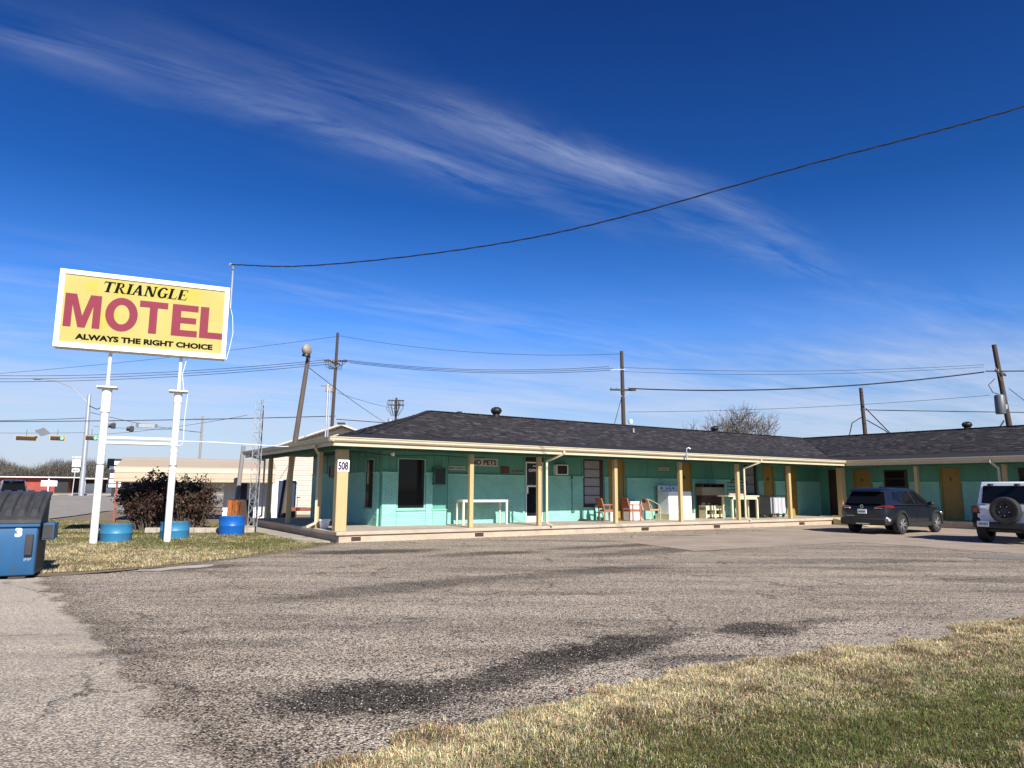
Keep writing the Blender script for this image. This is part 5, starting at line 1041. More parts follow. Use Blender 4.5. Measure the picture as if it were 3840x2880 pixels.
lp = thing('leaning_post', 'short grey weathered post leaning right beside the wooden cabinet', 'post', (-12.02, 31.0, 0)); MB().tube([(0, 0, -.1), (.10, 0, 1.7), (.20, 0, 3.36)], [.10, .095, .085], 12).build('pole', 'grey_wood', lp)
# lattice mast
tw = thing('lattice_mast', 'thin galvanised triangular lattice mast near the porch corner', 'mast', (-8.86, 24.5, 0), R(10)); HT = 4.62
legs = [Vector((-.15, -.08, 0)), Vector((.15, -.08, 0)), Vector((0, .18, 0))]
for p in legs: MB().tube([p, p + Vector((.02, 0, HT))], .012, 8).build('leg', 'galv', tw)
q = MB()
for a in range(3):
    p, r_ = legs[a], legs[(a + 1) % 3]
    for k in range(11):
        z = .25 + k * .4; q.tube([p + Vector((0, 0, z)), r_ + Vector((0, 0, z + .38))], .005, 5); q.tube([r_ + Vector((0, 0, z)), p + Vector((0, 0, z + .38))], .005, 5)
        if k % 2 == 0: q.tube([p + Vector((0, 0, z)), r_ + Vector((0, 0, z))], .007, 5)
q.build('bracing', 'galv', tw); MB().tube([(.10, .02, 0.0), (.13, .05, 4.4)], .028, 10).build('inner_pipe', 'wire', tw)
# leaning lamp
lm = thing('leaning_lamp_post', 'leaning grey wooden pole topped by a pale yard lamp', 'street lamp', (-10.88, 34.0, 0)); top = Vector((.84, 0, 8.0))
MB().tube([(0, 0, -.2), top * .5, top], [.15, .125, .10], 14).build('pole', 'pole_grey', lm); MB().tube([top + Vector((0, 0, -.25)), top + Vector((.05, -.25, .02))], .03, 8).build('bracket', 'greymetal', lm)
q = MB(); q.ball(top + Vector((.0, -.35, .20)), .22, .40, .30, 14, 8); q.build('lamp_head', 'rustlamp', lm); MB().lathe([(.20, -.10), (.18, -.02), (.05, .02)], top + Vector((0, -.42, .0)), 14).build('lens', 'black', lm)
ms = thing('roof_mast', 'slim galvanised double mast with a short arm above the porch corner', 'mast', (-7.98, 30.0, 0)); MB().tube([(0, 0, 0), (.02, 0, 6.0)], .035, 8).build('pipe', 'galv', ms); MB().tube([(.09, .05, 0), (.10, .05, 5.9)], .025, 8).build('pipe', 'galv', ms); MB().tube([(-.28, 0, 5.93), (.12, 0, 5.93)], .03, 8).build('arm', 'galv', ms)
# white gabled house
hs_ = thing('gabled_house', 'cream gabled house with lap siding behind the motel corner', 'house', (-10.13, 42.0, 0), R(4)); hw, zp, ze = 4.6, 5.32, 3.72
q = MB(); q.prism([(-hw + .35, -.1), (hw, -.1), (hw, ze - .05), (0, zp - .12), (-hw + .35, ze)], lambda x, z: (x, 0, z), lambda x, z: (x, 9, z)); wl = q.build('wall', 'siding', hs_)
q = MB()
for k in range(24):
    z = .1 + k * .145; q.add([(-hw + .36, -.03, z), (hw, -.03, z), (hw, -.002, z + .15), (-hw + .36, -.002, z + .15), (-hw + .36, -.001, z), (hw, -.001, z)], [(0, 1, 2, 3), (4, 5, 1, 0)])
so_ = q.build('siding_boards', 'siding', wl); so_['kind'] = 'stuff'
MB().prism([(-hw + .5, ze - .15), (hw - .2, ze - .15), (0, zp - .2)], lambda x, z: (x, -.05, z), lambda x, z: (x, -.031, z)).build('gable_board', 'gablewhite', hs_)
q = MB()
for s in (-1, 1): q.add([(0, -.7, zp), (s * (hw + .25), -.7, ze - .12), (s * (hw + .25), 9.5, ze - .12), (0, 9.5, zp), (0, -.7, zp - .1), (s * (hw + .25), -.7, ze - .22), (s * (hw + .25), 9.5, ze - .22), (0, 9.5, zp - .1)], [(0, 1, 2, 3), (7, 6, 5, 4), (0, 4, 5, 1), (1, 5, 6, 2)])
rf = q.build('roof', 'tin', hs_); box('ridge_end', 'darkwood', rf, -.22, .22, -.72, -.5, zp - .06, zp + .06)
box('brick_base', 'brownbrick', hs_, -.9, 1.6, -.12, -.05, .75, 1.25)
for r_ in range(6):
    for c in range(11): box('brick', 'brownbrick', hs_, -.88 + c * .225 - (.1 if r_ % 2 else 0), -.68 + c * .225 - (.1 if r_ % 2 else 0), -.135, -.12, .765 + r_ * .08, .83 + r_ * .08)
box('window_box', 'gablewhite', hs_, -.9, 1.6, -.25, -.051, 1.255, 1.36); box('corner_trim', 'gablewhite', hs_, -hw + .33, -hw + .50, -.06, -.001, 0, 3.3)
MB().box(.0, .12, -.06, -.031, 1.5, 2.9).build('meter_pipe', 'greymetal', hs_); MB().box(-.3, .45, -.12, -.031, 2.85, 2.97).build('wall_lamp', 'greymetal', hs_)
# trailer in the yard
tr = thing('flatbed_trailer', 'low flatbed trailer with a board deck behind the porch', 'trailer', (-11.0, 35.6, 0), R(8))
for k in range(6): box('deck_board', 'grey_wood', tr, 0, 3.6, -.75 + k * .25, -.75 + k * .25 + .235, .52, .57)
box('side_rail', 'redsteel', tr, -.02, 3.62, -.80, -.755, .42, .60); box('axle', 'black', tr, 1.7, 1.9, -.7, .7, .28, .38)
for y in (-.70, .70): MB().lathe([(0, -.08), (.20, -.09), (.28, -.08), (.28, .08), (.2, .09), (0, .08)], (1.8, y, .28), 18, 'y').build('wheel', 'rubber', tr)
tb = thing('yard_boards', 'pale yellow planks stacked on the trailer by the house', 'planks', (-10.2, 35.7, .575), R(8))
for k in range(3): box('plank', 'creamfurn', tb, .1 * k, 2.2 + .05 * k, -.3, .25, .0 + .085 * k, .08 + .085 * k)
# flagged planter stake
fs_ = thing('garden_stake', 'thin iron garden stake with round bird dish before the cream siding', 'bird dish', (-11.6, 38.5, 0)); MB().tube([(0, 0, 0), (.03, 0, 1.0)], .012, 6).build('stake', 'wire', fs_); MB().lathe([(0, 1.0), (.14, 1.03), (.20, 1.06), (.14, 1.045)], n=16).build('dish', 'wire', fs_)

# ------------------------------------------------------------------ utility poles
def upole(label, x, y, h, lean=(0, 0), r=.15, arms=(), mat='pole_wood', extra=None):
    t = thing('utility_pole', label, 'utility pole', (x - lean[0], y - lean[1], 0), 0, 'wooden utility poles'); L = Vector((lean[0], lean[1], h))
    MB().tube([(0, 0, -.3), L * .5, L], [r, r * .9, r * .72], 12).build('pole', mat, t)
    for z, w, ang in arms:
        c = L * (z / h); d = Vector((math.cos(ang), math.sin(ang), 0)) * w; a = MB().bar(c - d + Vector((0, -.12, 0)), c + d + Vector((0, -.12, 0)), .10, .12).build('crossarm', mat, t)
        for f in (-.9, -.45, .45, .9): MB().lathe([(.02, .05), (.05, .09), (.035, .13), (.05, .17), (.0, .22)], c + d * f + Vector((0, -.12, .0)), 8).build('insulator', 'greymetal', a)
        for s in (-1, 1): MB().bar(c + d * .55 * s + Vector((0, -.12, -.05)), c + Vector((0, -.1, -.55)), .03, .03).build('brace', 'greymetal', a)
    return t, L
tA, L = upole('tall utility pole with a cluttered crossarm behind the gabled house', -13.99, 55.0, 13.85, (.25, 0), .15, ((11.55, .9, .2), (11.35, .7, 1.3)))
q = MB()
for k in range(12): a = random.uniform(-.9, .9); q.tube([L * (11.6 / 13.85) + Vector((a, -.2, 0)), L * (11.6 / 13.85) + Vector((a * .8, -.25, random.uniform(-.3, -.9))), L * (10.9 / 13.85) + Vector((0, -.15, 0))], .018, 4)
q.build('jumper_wires', 'wire', tA); MB().box(-.55 + .15, .05 + .1, -.55, -.15, 9.0, 9.55).build('flood_light', 'rustlamp', tA, .05)
tB, L = upole('far utility pole carrying two grey transformer cans', -12.44, 75.0, 11.2, (.1, 0), .16, ((10.9, .85, .1), (10.4, .85, .1)))
for x in (-.45, .50): MB().lathe([(0, 0), (.26, .02), (.28, .1), (.28, .95), (.22, 1.02), (0, 1.05)], (x, -.25, 7.9), 16).build('transformer', 'galv', tB)
q = MB()
for k in range(16): a = random.uniform(-.9, .9); q.tube([(a, -.2, 10.9), (a * 1.1, -.3, 10.2 + random.uniform(-.3, .3)), (a * .4, -.2, 9.2)], .022, 4)
q.build('jumper_wires', 'wire', tB)
tC, L = upole('brown utility pole rising behind the middle of the roof', 7.94, 50.0, 11.5, (-.12, 0), .17, ((8.65, .95, .12),))
MB().bar((-.95, -.1, 10.1), (.1, -.1, 10.15), .05, .05).build('standoff_arm', 'galv', tC); MB().lathe([(0, 0), (.13, .02), (.15, .1), (.15, .3), (0, .36)], (.42, -.1, 6.2), 12).build('small_lamp', 'plasticwhite', tC); MB().tube([(-.1, -.05, 8.4), (-1.15, .2, 4.6), (-1.5, .3, 3.2)], .022, 6).build('guy_wire', 'wire', tC)
tD, L = upole('short brown pole with drooping service cables over the roof valley', 24.13, 48.0, 8.62, (-.25, 0), .16, ())
for pts in ([(-.3, 0, 6.6), (-1.0, 0, 6.2), (-1.35, 0, 5.0), (-1.6, 0, 3.6)], [(-.25, 0, 6.5), (-.25, 0, 5.6), (-.5, 0, 4.2), (-.75, 0, 3.4)], [(.0, 0, 7.2), (1.0, 0, 6.1), (2.4, 0, 4.6), (3.4, .2, 3.4)], [(.0, 0, 6.4), (1.2, 0, 5.7), (2.6, 0, 4.6), (4.2, .2, 3.7)]):
    MB().tube(pts, .035, 6).build('drop_cable', 'wire', tD)
tE, L = upole('leaning utility pole with crossarm and a dark transformer at the right', 31.54, 45.0, 11.1, (-1.0, 0), .19, ((9.2, 1.25, .75),))
MB().lathe([(0, 0), (.28, .02), (.30, .1), (.30, 1.15), (.24, 1.25), (0, 1.28)], (-1.15, -.25, 6.5), 16).build('transformer', 'panelgrey', tE); MB().bar((-.62, -.12, 7.0), (-1.0, -.2, 7.0), .08, .3).build('bracket', 'greymetal', tE)
MB().tube([(-1.3, -.2, 8.8), (-1.75, -.2, 8.4), (-1.5, -.2, 7.9), (-1.2, -.25, 7.8)], .025, 6).build('jumper_wire', 'wire', tE); MB().tube([(-.9, -.1, 6.1), (-2.2, -.1, 4.3), (-3.1, -.1, 3.2)], .045, 6).build('drop_cable', 'wire', tE); MB().tube([(-.3, 0, 8.2), (3.5, 0, 5.0)], .02, 6).build('guy_wire', 'wire', tE)
tF, L = upole('distant pale utility pole seen over the carport roof', -42.04, 95.0, 11.1, (0, 0), .17, ((10.7, 1.1, .1),), 'grey_wood'); MB().tube([(0, -.1, 8.9), (-1.6, -.1, 9.0)], .05, 6).build('bracket_arm', 'greymetal', tF)

# wires
def wire(name, label, p, q, sag, r, group='overhead power lines', n=24):
    p, q = Vector(p), Vector(q); pts = [p.lerp(q, i / n) + Vector((0, 0, -4 * sag * (i / n) * (1 - i / n))) for i in range(n + 1)]
    return tag(MB().tube(pts, r, 5).build(name, 'wire'), label, 'cable', group)
dr = [(-8.61, 20.72, 8.30), (-6.3, 20.05, 8.05), (-3.0, 19.05, 8.02), (.28, 18.04, 8.18), (3.07, 16.94, 8.47), (6.73, 15.49, 9.06), (9.14, 14.54, 9.39), (10.85, 13.86, 9.66), (14.5, 12.4, 10.3), (18.5, 10.8, 11.0)]
def spline(pts, k=8):
    out = []
    P = [Vector(p) for p in pts]; P = [P[0] * 2 - P[1]] + P + [P[-1] * 2 - P[-2]]
    for i in range(1, len(P) - 2):
        for j in range(k):
            t = j / k; a, b_, c, d = P[i - 1], P[i], P[i + 1], P[i + 2]; out.append(.5 * ((2 * b_) + (c - a) * t + (2 * a - 5 * b_ + 4 * c - d) * t * t + (3 * b_ - a - 3 * c + d) * t ** 3))
    return out + [P[-2]]
path = spline(dr, 40); dropo = thing('service_drop', 'twisted service cable climbing from the motel sign across the sky', 'cable', dr[0])
for s in range(3):
    q = MB(); q.tube([p - Vector(dr[0]) + Vector((0, 0, 1)) * (.013 * math.sin(i * .23 + s * 2.09 + math.sin(i * .05))) + Vector((.4, .9, 0)) * (.013 * math.cos(i * .23 + s * 2.09 + math.sin(i * .05))) for i, p in enumerate(path)], .0085, 5); q.build('strand', 'wire', dropo)
tag(MB().tube([(-9.75, 20.25, 2.86), (-9.0, 21.3, 2.90), (-7.6, 23.3, 2.90), (-6.62, 23.2, 2.92)], .014, 8).build('white_conduit', 'whitemetal'), 'thin white conduit running level from the sign post to the porch eave', 'conduit')
wire('power_line', 'top single wire from the tall pole off to the left', (-13.75, 55, 13.6), (-60, 62, 10.5), .5, .016); wire('power_line', 'top single wire from the tall pole towards the middle pole', (-13.75, 55, 13.6), (7.8, 50, 11.3), .6, .014)
for k in range(3):
    wire('power_line', ('upper', 'middle', 'lower')[k] + ' of three parallel wires leaving the tall pole crossarm to the left', (-14.6 + .4 * k, 54.9, 11.65 - .14 * k), (-62, 66 - k, 12.4 - .5 * k), .9, .022, 'three wires left of the tall pole')
    wire('power_line', ('upper', 'middle', 'lower')[k] + ' of three parallel wires from the tall pole to the middle pole', (-13.4 + .25 * k, 54.9, 11.65 - .12 * k), (7.0 + .3 * k, 49.9, 10.35 - .12 * k), .5, .018, 'three wires between tall and middle pole')
wire('power_line', 'thick black bundled cable between the middle pole and the leaning pole', (8.4, 49.8, 8.75), (30.6, 44.8, 9.25), .55, .045); wire('power_line', 'thick cable leaving the leaning pole at the right frame edge', (30.7, 44.8, 9.3), (52, 40, 10.2), .4, .04)
for k in range(2): wire('power_line', ('upper', 'lower')[k] + ' of two thin wires between the middle and leaning poles', (7.9, 49.9, 10.3 - .3 * k), (30.7, 44.9, 9.75 - .15 * k), .35, .013, 'thin upper wires')
wire('power_line', 'single wire from the middle pole past the short pole', (8.3, 49.8, 7.05), (30.9, 45, 7.75), .25, .014); wire('power_line', 'black cable level from the short pole to the right', (24.0, 48, 7.1), (62, 47, 6.9), .1, .03)
wire('power_line', 'long low cable sagging over the roof behind the bare tree', (-13.8, 55, 6.9), (24.2, 48, 4.2), .1, .03); wire('power_line', 'lower cable from the short pole running right along the roof line', (24.2, 48, 4.35), (62, 47, 4.0), .1, .022)
wire('power_line', 'thin wire low across the sky between far and short poles', (-12.4, 75, 6.3), (24.2, 48.2, 3.9), .15, .016); wire('power_line', 'long dark cable passing behind the lattice mast to the tall pole', (-70, 60, 7.1), (-13.9, 55, 7.15), .35, .032)
wire('power_line', 'slanting guy cable down from the lamp to the far pole', (-10.0, 34.0, 7.4), (-12.4, 75, 7.9), .2, .018); wire('power_line', 'thin wire from the tall pole to the transformer pole', (-13.8, 55, 9.0), (-12.5, 75, 10.0), .1, .016)
wire('power_line', 'dark cable under the traffic pole at the far left', (-75, 76, 8.6), (-48.6, 80, 9.3), .3, .035); wire('power_line', 'short cable from the traffic pole to the pale distant pole', (-48.5, 80, 10.0), (-42.0, 95, 8.9), .3, .03)

# ------------------------------------------------------------------ crossroads on the left
g0 = lambda x, y: float(G(x, y))
st = thing('traffic_pole', 'tall pale steel traffic pole with a curved street-light arm', 'traffic pole', (-48.45, 80.0, g0(-48.4, 80)), 0); MB().tube([(0, 0, -.2), (-.05, 0, 6), (-.15, 0, 11.5)], [.30, .25, .19], 16).build('pole', 'galv', st)
MB().tube([(-.1, 0, 10.4), (-2.0, 0, 12.2), (-4.2, 0, 13.1), (-5.9, 0, 13.25)], .06, 8).build('lamp_arm', 'galv', st); MB().ball((-6.3, 0, 13.25), .55, .18, .10, 12, 6).build('lamp_head', 'greymetal', st); MB().tube([(0, -.1, 10.2), (.9, -.1, 9.8), (1.4, -.1, 10.0), (1.5, -.1, 10.4)], .05, 6).build('detector_arm', 'wire', st)
wire('span_wire', 'thin span wire holding the traffic signals', (-70, 73, 7.2), (-48.5, 79.8, 7.6), .15, .02, 'signal span wires'); wire('span_wire', 'span wire running right behind the sign posts', (-48.5, 79.8, 7.3), (-25, 66, 8.3), .3, .02, 'signal span wires')
def signal(label, x, y, z, n, lit, w=.36):
    t = thing('traffic_signal', label, 'traffic signal', (x, y, z), R(32), 'signals on the span wire'); W_ = n * w
    box('backplate', 'yellowsteel', t, -W_ / 2 - .08, W_ / 2 + .08, -.03, .0, -.25, .25); box('housing', 'black', t, -W_ / 2, W_ / 2, -.16, -.031, -.18, .18, .01)
    for k in range(n): MB().lathe([(0, -.02), (.13, -.02), (.13, .01)], (-W_ / 2 + w * (k + .5), -.165, 0), 14, 'y').build('lens', 'green_on' if (lit and k == n - 1) else 'lens_off', t)
    MB().tube([(0, 0, .28), (0, 0, .95)], .02, 6).build('hanger', 'wire', t)
signal('five-lens yellow-edged signal farthest left, unlit', -51.87, 75, 6.61, 5, False); signal('green-lit signal in the middle, right of the hanging diamond', -48.54, 75, 6.63, 3, True, .42); signal('green-lit signal just left of the white sign post', -44.9, 75, 6.68, 3, True, .36)
for lb, x, z in (('left of two black rear-facing signals hung between the sign posts', -39.83, 7.55), ('right of two black rear-facing signals hung between the sign posts', -37.99, 7.25)):
    t = thing('traffic_signal', lb, 'traffic signal', (x, 70, z), R(-60), 'rear-facing signals'); box('housing', 'black', t, -.65, .65, -.2, .2, -.24, .24, .03)
    for k in range(3): MB().tube([(-.42 + .42 * k, -.2, 0), (-.42 + .42 * k, -.45, 0)], .17, 12).build('visor', 'black', t)
    MB().tube([(0, 0, .24), (0, 0, .6)], .02, 6).build('hanger', 'wire', t)
t = thing('street_name_panel', 'grey slatted back of a hanging street name panel', 'sign', (-36.5, 70, 7.58), R(28)); box('panel', 'panelgrey', t, -.98, .98, -.02, .02, -.20, .20)
for k in range(3): box('stiffener', 'galv', t, -.7, .7, -.05, -.021, -.14 + .11 * k, -.08 + .11 * k)
wire('span_wire', 'thin wire through the two black rear-facing signals', (-46, 77, 8.1), (-31, 66, 6.9), .1, .018, 'signal span wires')
t = thing('hanging_diamond', 'dark grey diamond-shaped panel hung tilted between two signals', 'sign', (-50.18, 75, 7.28), R(30)); MB().prism([(-.75, .12), (.08, .48), (.75, -.12), (-.08, -.48)], lambda x, z: (x, -.02, z), lambda x, z: (x, .02, z)).build('panel', 'panelgrey', t)
# route marker
rt = thing('route_marker', 'route sign assembly with number 171 and a left arrow', 'road sign', (-49.0, 79.0, g0(-49, 79)), R(31.5)); MB().bar((.12, .05, -.1), (.25, .05, 4.4), .08, .08).build('post', 'galv', rt)
box('direction_plate', 'plasticwhite', rt, -.2, .65, -.02, 0, 4.18, 4.36); text('lettering', 'SOUTH', .15, 'ink', rt, (.22, -.023, 4.27), (R(90), 0, 0), .006, (.75, .13))
box('shield', 'ink', rt, -.2, .72, -.02, 0, 3.15, 4.10); box('shield_face', 'plasticwhite', rt, -.15, .67, -.026, -.0205, 3.20, 4.05); text('lettering', '171', .35, 'ink', rt, (.27, -.029, 3.76), (R(90), 0, 0), .008, (.45, .28)); text('lettering', 'TEXAS', .12, 'ink', rt, (.27, -.029, 3.38), (R(90), 0, 0), .003, (.42, .10))
box('arrow_plate', 'plasticwhite', rt, -.12, .60, -.02, 0, 2.62, 3.02); MB().prism([(-.06, 2.82), (.12, 2.94), (.12, 2.86), (.5, 2.86), (.5, 2.78), (.12, 2.78), (.12, 2.70)], lambda x, z: (x, -.025, z), lambda x, z: (x, -.0205, z)).build('arrow', 'ink', rt)
# pylon sign, right of the traffic pole
py = thing('pylon_sign', 'dark business pylon sign with white boards by the carport end', 'sign', (-42.1, 75, g0(-42, 75)), R(30))
MB().box(-.15, .15, -.1, .1, -.1, 1.6).build('pole', 'black', py); box('cabinet', 'black', py, -.75, 1.0, -.15, .15, 2.6, 4.0); box('cabinet', 'black', py, -.55, .8, -.14, .14, .9, 2.55)
for x0, x1, z0_, z1_ in ((-.1, .95, 3.35, 3.75), (-.5, .9, 2.85, 3.2), (-.4, .6, 1.95, 2.45), (-.45, .65, 1.45, 1.85), (-.45, .65, 1.0, 1.35)): box('panel', 'plasticwhite', py, x0, x1, -.17, -.151, z0_, z1_)
# red brick building with flat white roof and canopy
rb = thing('red_brick_shop', 'low red brick shop with a thin white flat roof across the road', 'building', (-86, 106, g0(-80, 108)), math.atan2(.37, .93)); 
box('wall', 'redbrick', rb, -14, 17.0, 0, 14, 0, 2.35); box('roof', 'whitemetal', rb, -14.6, 19.0, -1.0, 14.5, 2.36, 2.50); box('canopy', 'tin', rb, 19.0, 27.5, -2.0, 6, 2.18, 2.36)
box('opening', 'black', rb, 15.2, 17.01, -.05, .3, 0, 2.2); box('shopfront', 'darkwood', rb, 17.02, 25.5, 3.2, 9, 0, 2.17)
for x in (14.6, 19.5, 26.5): MB().tube([(x, -1.4, 0), (x, -1.4, 2.2)], .10, 8).build('canopy_post', 'whitemetal', rb)
for x in (2.5, 5.2): box('roof_unit', 'tin', rb, x, x + 1.5, 3, 4.5, 2.62, 3.2)
for x0, x1 in ((18.5, 20.3), (22, 23.2)): box('ice_chest', 'whitemetal', rb, x0, x1, 2.2, 3.1, 0, 1.5)
ns = thing('notice_board', 'white rectangular board on a stake in front of the red shop', 'sign', (-57.4, 88.0, g0(-57, 88)), R(33)); box('board', 'plasticwhite', ns, -.85, .85, -.04, 0, 1.05, 1.75); MB().bar((0, .05, 0), (0, .05, 1.2), .08, .08).build('post', 'galv', ns)
for z in (1.2, 1.38, 1.56): box('text_line', 'greymetal', ns, -.6, .6, -.046, -.041, z, z + .05)
# far trees: wood that reads as one mass, and single bare trees
def twig_tree(rg, base, h, spread, levels=4, r0=.22, kids=4):
    trunk, crown = MB(), MB()
    def grow(p, d, ln, r, lv):
        k = 3; pts = [p]; dd = d.copy()
        for i in range(k):
            dd = (dd + Vector((rg.gauss(0, .10), rg.gauss(0, .10), .05 + (.04 if lv else 0)))).normalized(); pts.append(pts[-1] + dd * ln / k)
        tgt = trunk if lv == 0 else crown; tgt.tube(pts, [r * (1 - .42 * i / k) for i in range(k + 1)], 7 if lv == 0 else (4 if lv < 3 else 3), False)
        if lv >= levels: return
        n = kids + (2 if lv == 0 else 0)
        for i in range(n):
            f = 1.0 if i == 0 else rg.uniform(.38, 1.0); j = min(k - 1, int(f * k)); q_ = pts[j].lerp(pts[j + 1], f * k - j) if f < 1 else pts[-1]
            az = rg.uniform(0, 6.28); tilt = rg.uniform(.3, .85) * spread if i else .15; ax = dd.cross(Vector((math.cos(az), math.sin(az), .1))).normalized()
            nd = (Matrix.Rotation(tilt, 3, ax) @ dd).normalized(); grow(q_, nd, ln * rg.uniform(.62, .82), max(.028, r * (1 - .42 * f) * .62), lv + 1)
    grow(Vector(base), Vector((0, 0, 1)), h * .34, r0, 0); return trunk, crown
def bare_tree(label, x, y, h, seed, spread=1.0, z=0.0, levels=5):
    rg = random.Random(seed); t = thing('bare_tree', label, 'tree', (x, y, z)); a, c = twig_tree(rg, (0, 0, 0), h, spread, levels, h * .022, 4 if h < 12 else 5); a.build('trunk', 'bark', t, fix=False); c.build('crown', 'twig', t, fix=False)
bare_tree('rounded bare tree showing above the motel roof', 27.9, 90.0, 13.0, 5, 1.4); bare_tree('small bare treetop peeking over the right roof slope', 50.5, 92.0, 11.0, 8, 1.1, levels=4)
def wood(name, label, pts, h0, h1, n, seed, dens, pal, size):
    rg = np.random.default_rng(seed); k = len(pts) - 1; f = rg.random(n) * k; i = f.astype(int).clip(0, k - 1); P0 = np.array(pts)[:, :2]; b_ = P0[i] + (P0[i + 1] - P0[i]) * (f - i)[:, None]
    b_ = b_ + rg.normal(size=(n, 2)) * 3.0; env = h0 + (h1 - h0) * vnoise(b_[:, 0], b_[:, 1], .16, 3); z = env * rg.beta(1.6, 1.15, n); C = np.stack([b_[:, 0], b_[:, 1], z + .4], 1)
    up_ = rg.normal(size=(n, 3)) * .45; up_[:, 2] += 1; up_ /= np.linalg.norm(up_, axis=1, keepdims=True); sd = rg.normal(size=(n, 3)); sd -= (sd * up_).sum(1, keepdims=True) * up_; sd /= np.linalg.norm(sd, axis=1, keepdims=True)
    L_ = size * rg.uniform(.5, 1.5, (n, 1)); P = np.stack([C - sd * .035, C + sd * .035, C + up_ * L_], 1).reshape(-1, 3); T = np.arange(n * 3).reshape(-1, 3); cols = np.array(pal)[rg.integers(0, len(pal), n)] * rg.uniform(.6, 1.3, (n, 1))
    o = link(name, np_mesh(name, P, T, 'leaf', np.repeat(cols, 3, 0))); tag(o, label, 'wood', kind='stuff')
BR = [(.10, .078, .062), (.075, .058, .048), (.13, .10, .08), (.055, .06, .035)]
wood('bare_wood', 'belt of bare brown trees behind the red shop', [(-150, 120), (-118, 138), (-96, 146), (-76, 152)], 2.6, 7.4, 46000, 31, 1, BR, 1.0); wood('bare_wood', 'lower bare thicket between traffic pole and carport', [(-78, 150), (-60, 158), (-45, 160)], 1.8, 4.6, 16000, 32, 1, BR, .9)
wood('evergreen_scrub', 'darker scrub at the extreme left edge behind the black car', [(-128, 110), (-112, 124)], 4.5, 9, 12000, 33, 1, [(.045, .055, .025), (.07, .06, .045), (.10, .08, .06)], .9)
wood('far_treeline', 'distant hazy treeline along the horizon behind the motel', [(-45, 175), (20, 190), (120, 185), (230, 150)], 4.0, 7.0, 16000, 34, 1, BR, 1.2)
dk = thing('dark_vehicle_row', 'dark parked truck beyond the road behind the pylon sign', 'truck', (-50.0, 96.0, g0(-50, 96)), R(25)); q = MB(); q.prism([(-3.2, .45), (3.2, .45), (3.2, 1.2), (1.6, 1.3), (1.0, 2.0), (-.8, 2.0), (-1.1, 1.3), (-3.2, 1.25)], lambda x, z: (x, -.9, z), lambda x, z: (x, .9, z)); q.build('body', 'blackpaint', dk, .05)
for x in (-2.1, 2.1):
    for y in (-.8, .8): MB().lathe([(0, -.12), (.4, -.12), (.4, .12), (0, .12)], (x, y, .40), 16, 'y').build('wheel', 'rubber', dk)
# ------------------------------------------------------------------ vehicles (local x forward, y left)
def wheel(t, x, y, r, w, side, rim='alloy', spokes=5, rr=.70):
    h = w / 2; wh = MB(); wh.lathe([(r * .60, -h * .9), (r * .80, -h), (r * .95, -h * .92), (r, -h * .6), (r, h * .6), (r * .95, h * .92), (r * .80, h), (r * .60, h * .9)], (x, y, r), 28, 'y'); o = wh.build('wheel', 'rubber', t)
    q = MB(); q.lathe([(r * rr * .93, -h * .5), (r * rr, h * .98), (r * rr * .92, h * .99), (r * rr * .86, h * .4), (0.0, h * .2)] if side > 0 else [(r * rr * .93, h * .5), (r * rr, -h * .98), (r * rr * .92, -h * .99), (r * rr * .86, -h * .4), (0.0, -h * .2)], (x, y, r), 28, 'y'); q.build('rim', rim if rim == 'black' else 'cladding', o)
    q = MB(); yo = y + side * h * .86
    for k in range(spokes):
        for da in (-.14, .14): a = 2 * math.pi * k / spokes + da; q.bar((x + .05 * math.cos(a), yo - side * .02, r + .05 * math.sin(a)), (x + r * rr * .93 * math.cos(a + da * .6), yo, r + r * rr * .93 * math.sin(a + da * .6)), .048, .03, up=(0, 1, 0))
    q.lathe([(0, side * .02), (.06, side * .015), (.07, -.02 * side)], (x, yo, r), 14, 'y'); q.lathe([(r * rr * .90, -.004), (r * rr * 1.0, .004), (r * rr * 1.02, -.01)], (x, yo, r), 28, 'y'); q.build('spokes', rim, o)
def arch(x, y0, y1, r_in, r_out, zc, mat, t, name='wheel_arch', a0=-12, a1=192, n=18):
    q = MB()
    for k in range(n):
        p0, p1 = R(a0 + (a1 - a0) * k / n), R(a0 + (a1 - a0) * (k + 1) / n)
        poly = [(x + r_in * math.cos(p0), zc + r_in * math.sin(p0)), (x + r_out * math.cos(p0), zc + r_out * math.sin(p0)), (x + r_out * math.cos(p1), zc + r_out * math.sin(p1)), (x + r_in * math.cos(p1), zc + r_in * math.sin(p1))]
        q.prism(poly, lambda a, b_: (a, y0, b_), lambda a, b_: (a, y1, b_))
    return q.build(name, mat, t)
def loft(rings, closed=True, caps=True):
    q = MB(); n = len(rings[0]); vs = [p for r_ in rings for p in r_]; fs = []
    for i in range(len(rings) - 1):
        for j in range(n if closed else n - 1): fs.append((i * n + j, i * n + (j + 1) % n, (i + 1) * n + (j + 1) % n, (i + 1) * n + j))
    if caps: fs += [tuple(range(n)), tuple((len(rings) - 1) * n + j for j in reversed(range(n)))]
    q.add(vs, fs, True); return q
def subsurf(o, lv=2):
    s = o.modifiers.new('subsurf', 'SUBSURF'); s.levels = s.render_levels = lv; return o
def lerp3(a, b_, f): return tuple(x + (y - x) * f for x, y in zip(a, b_))
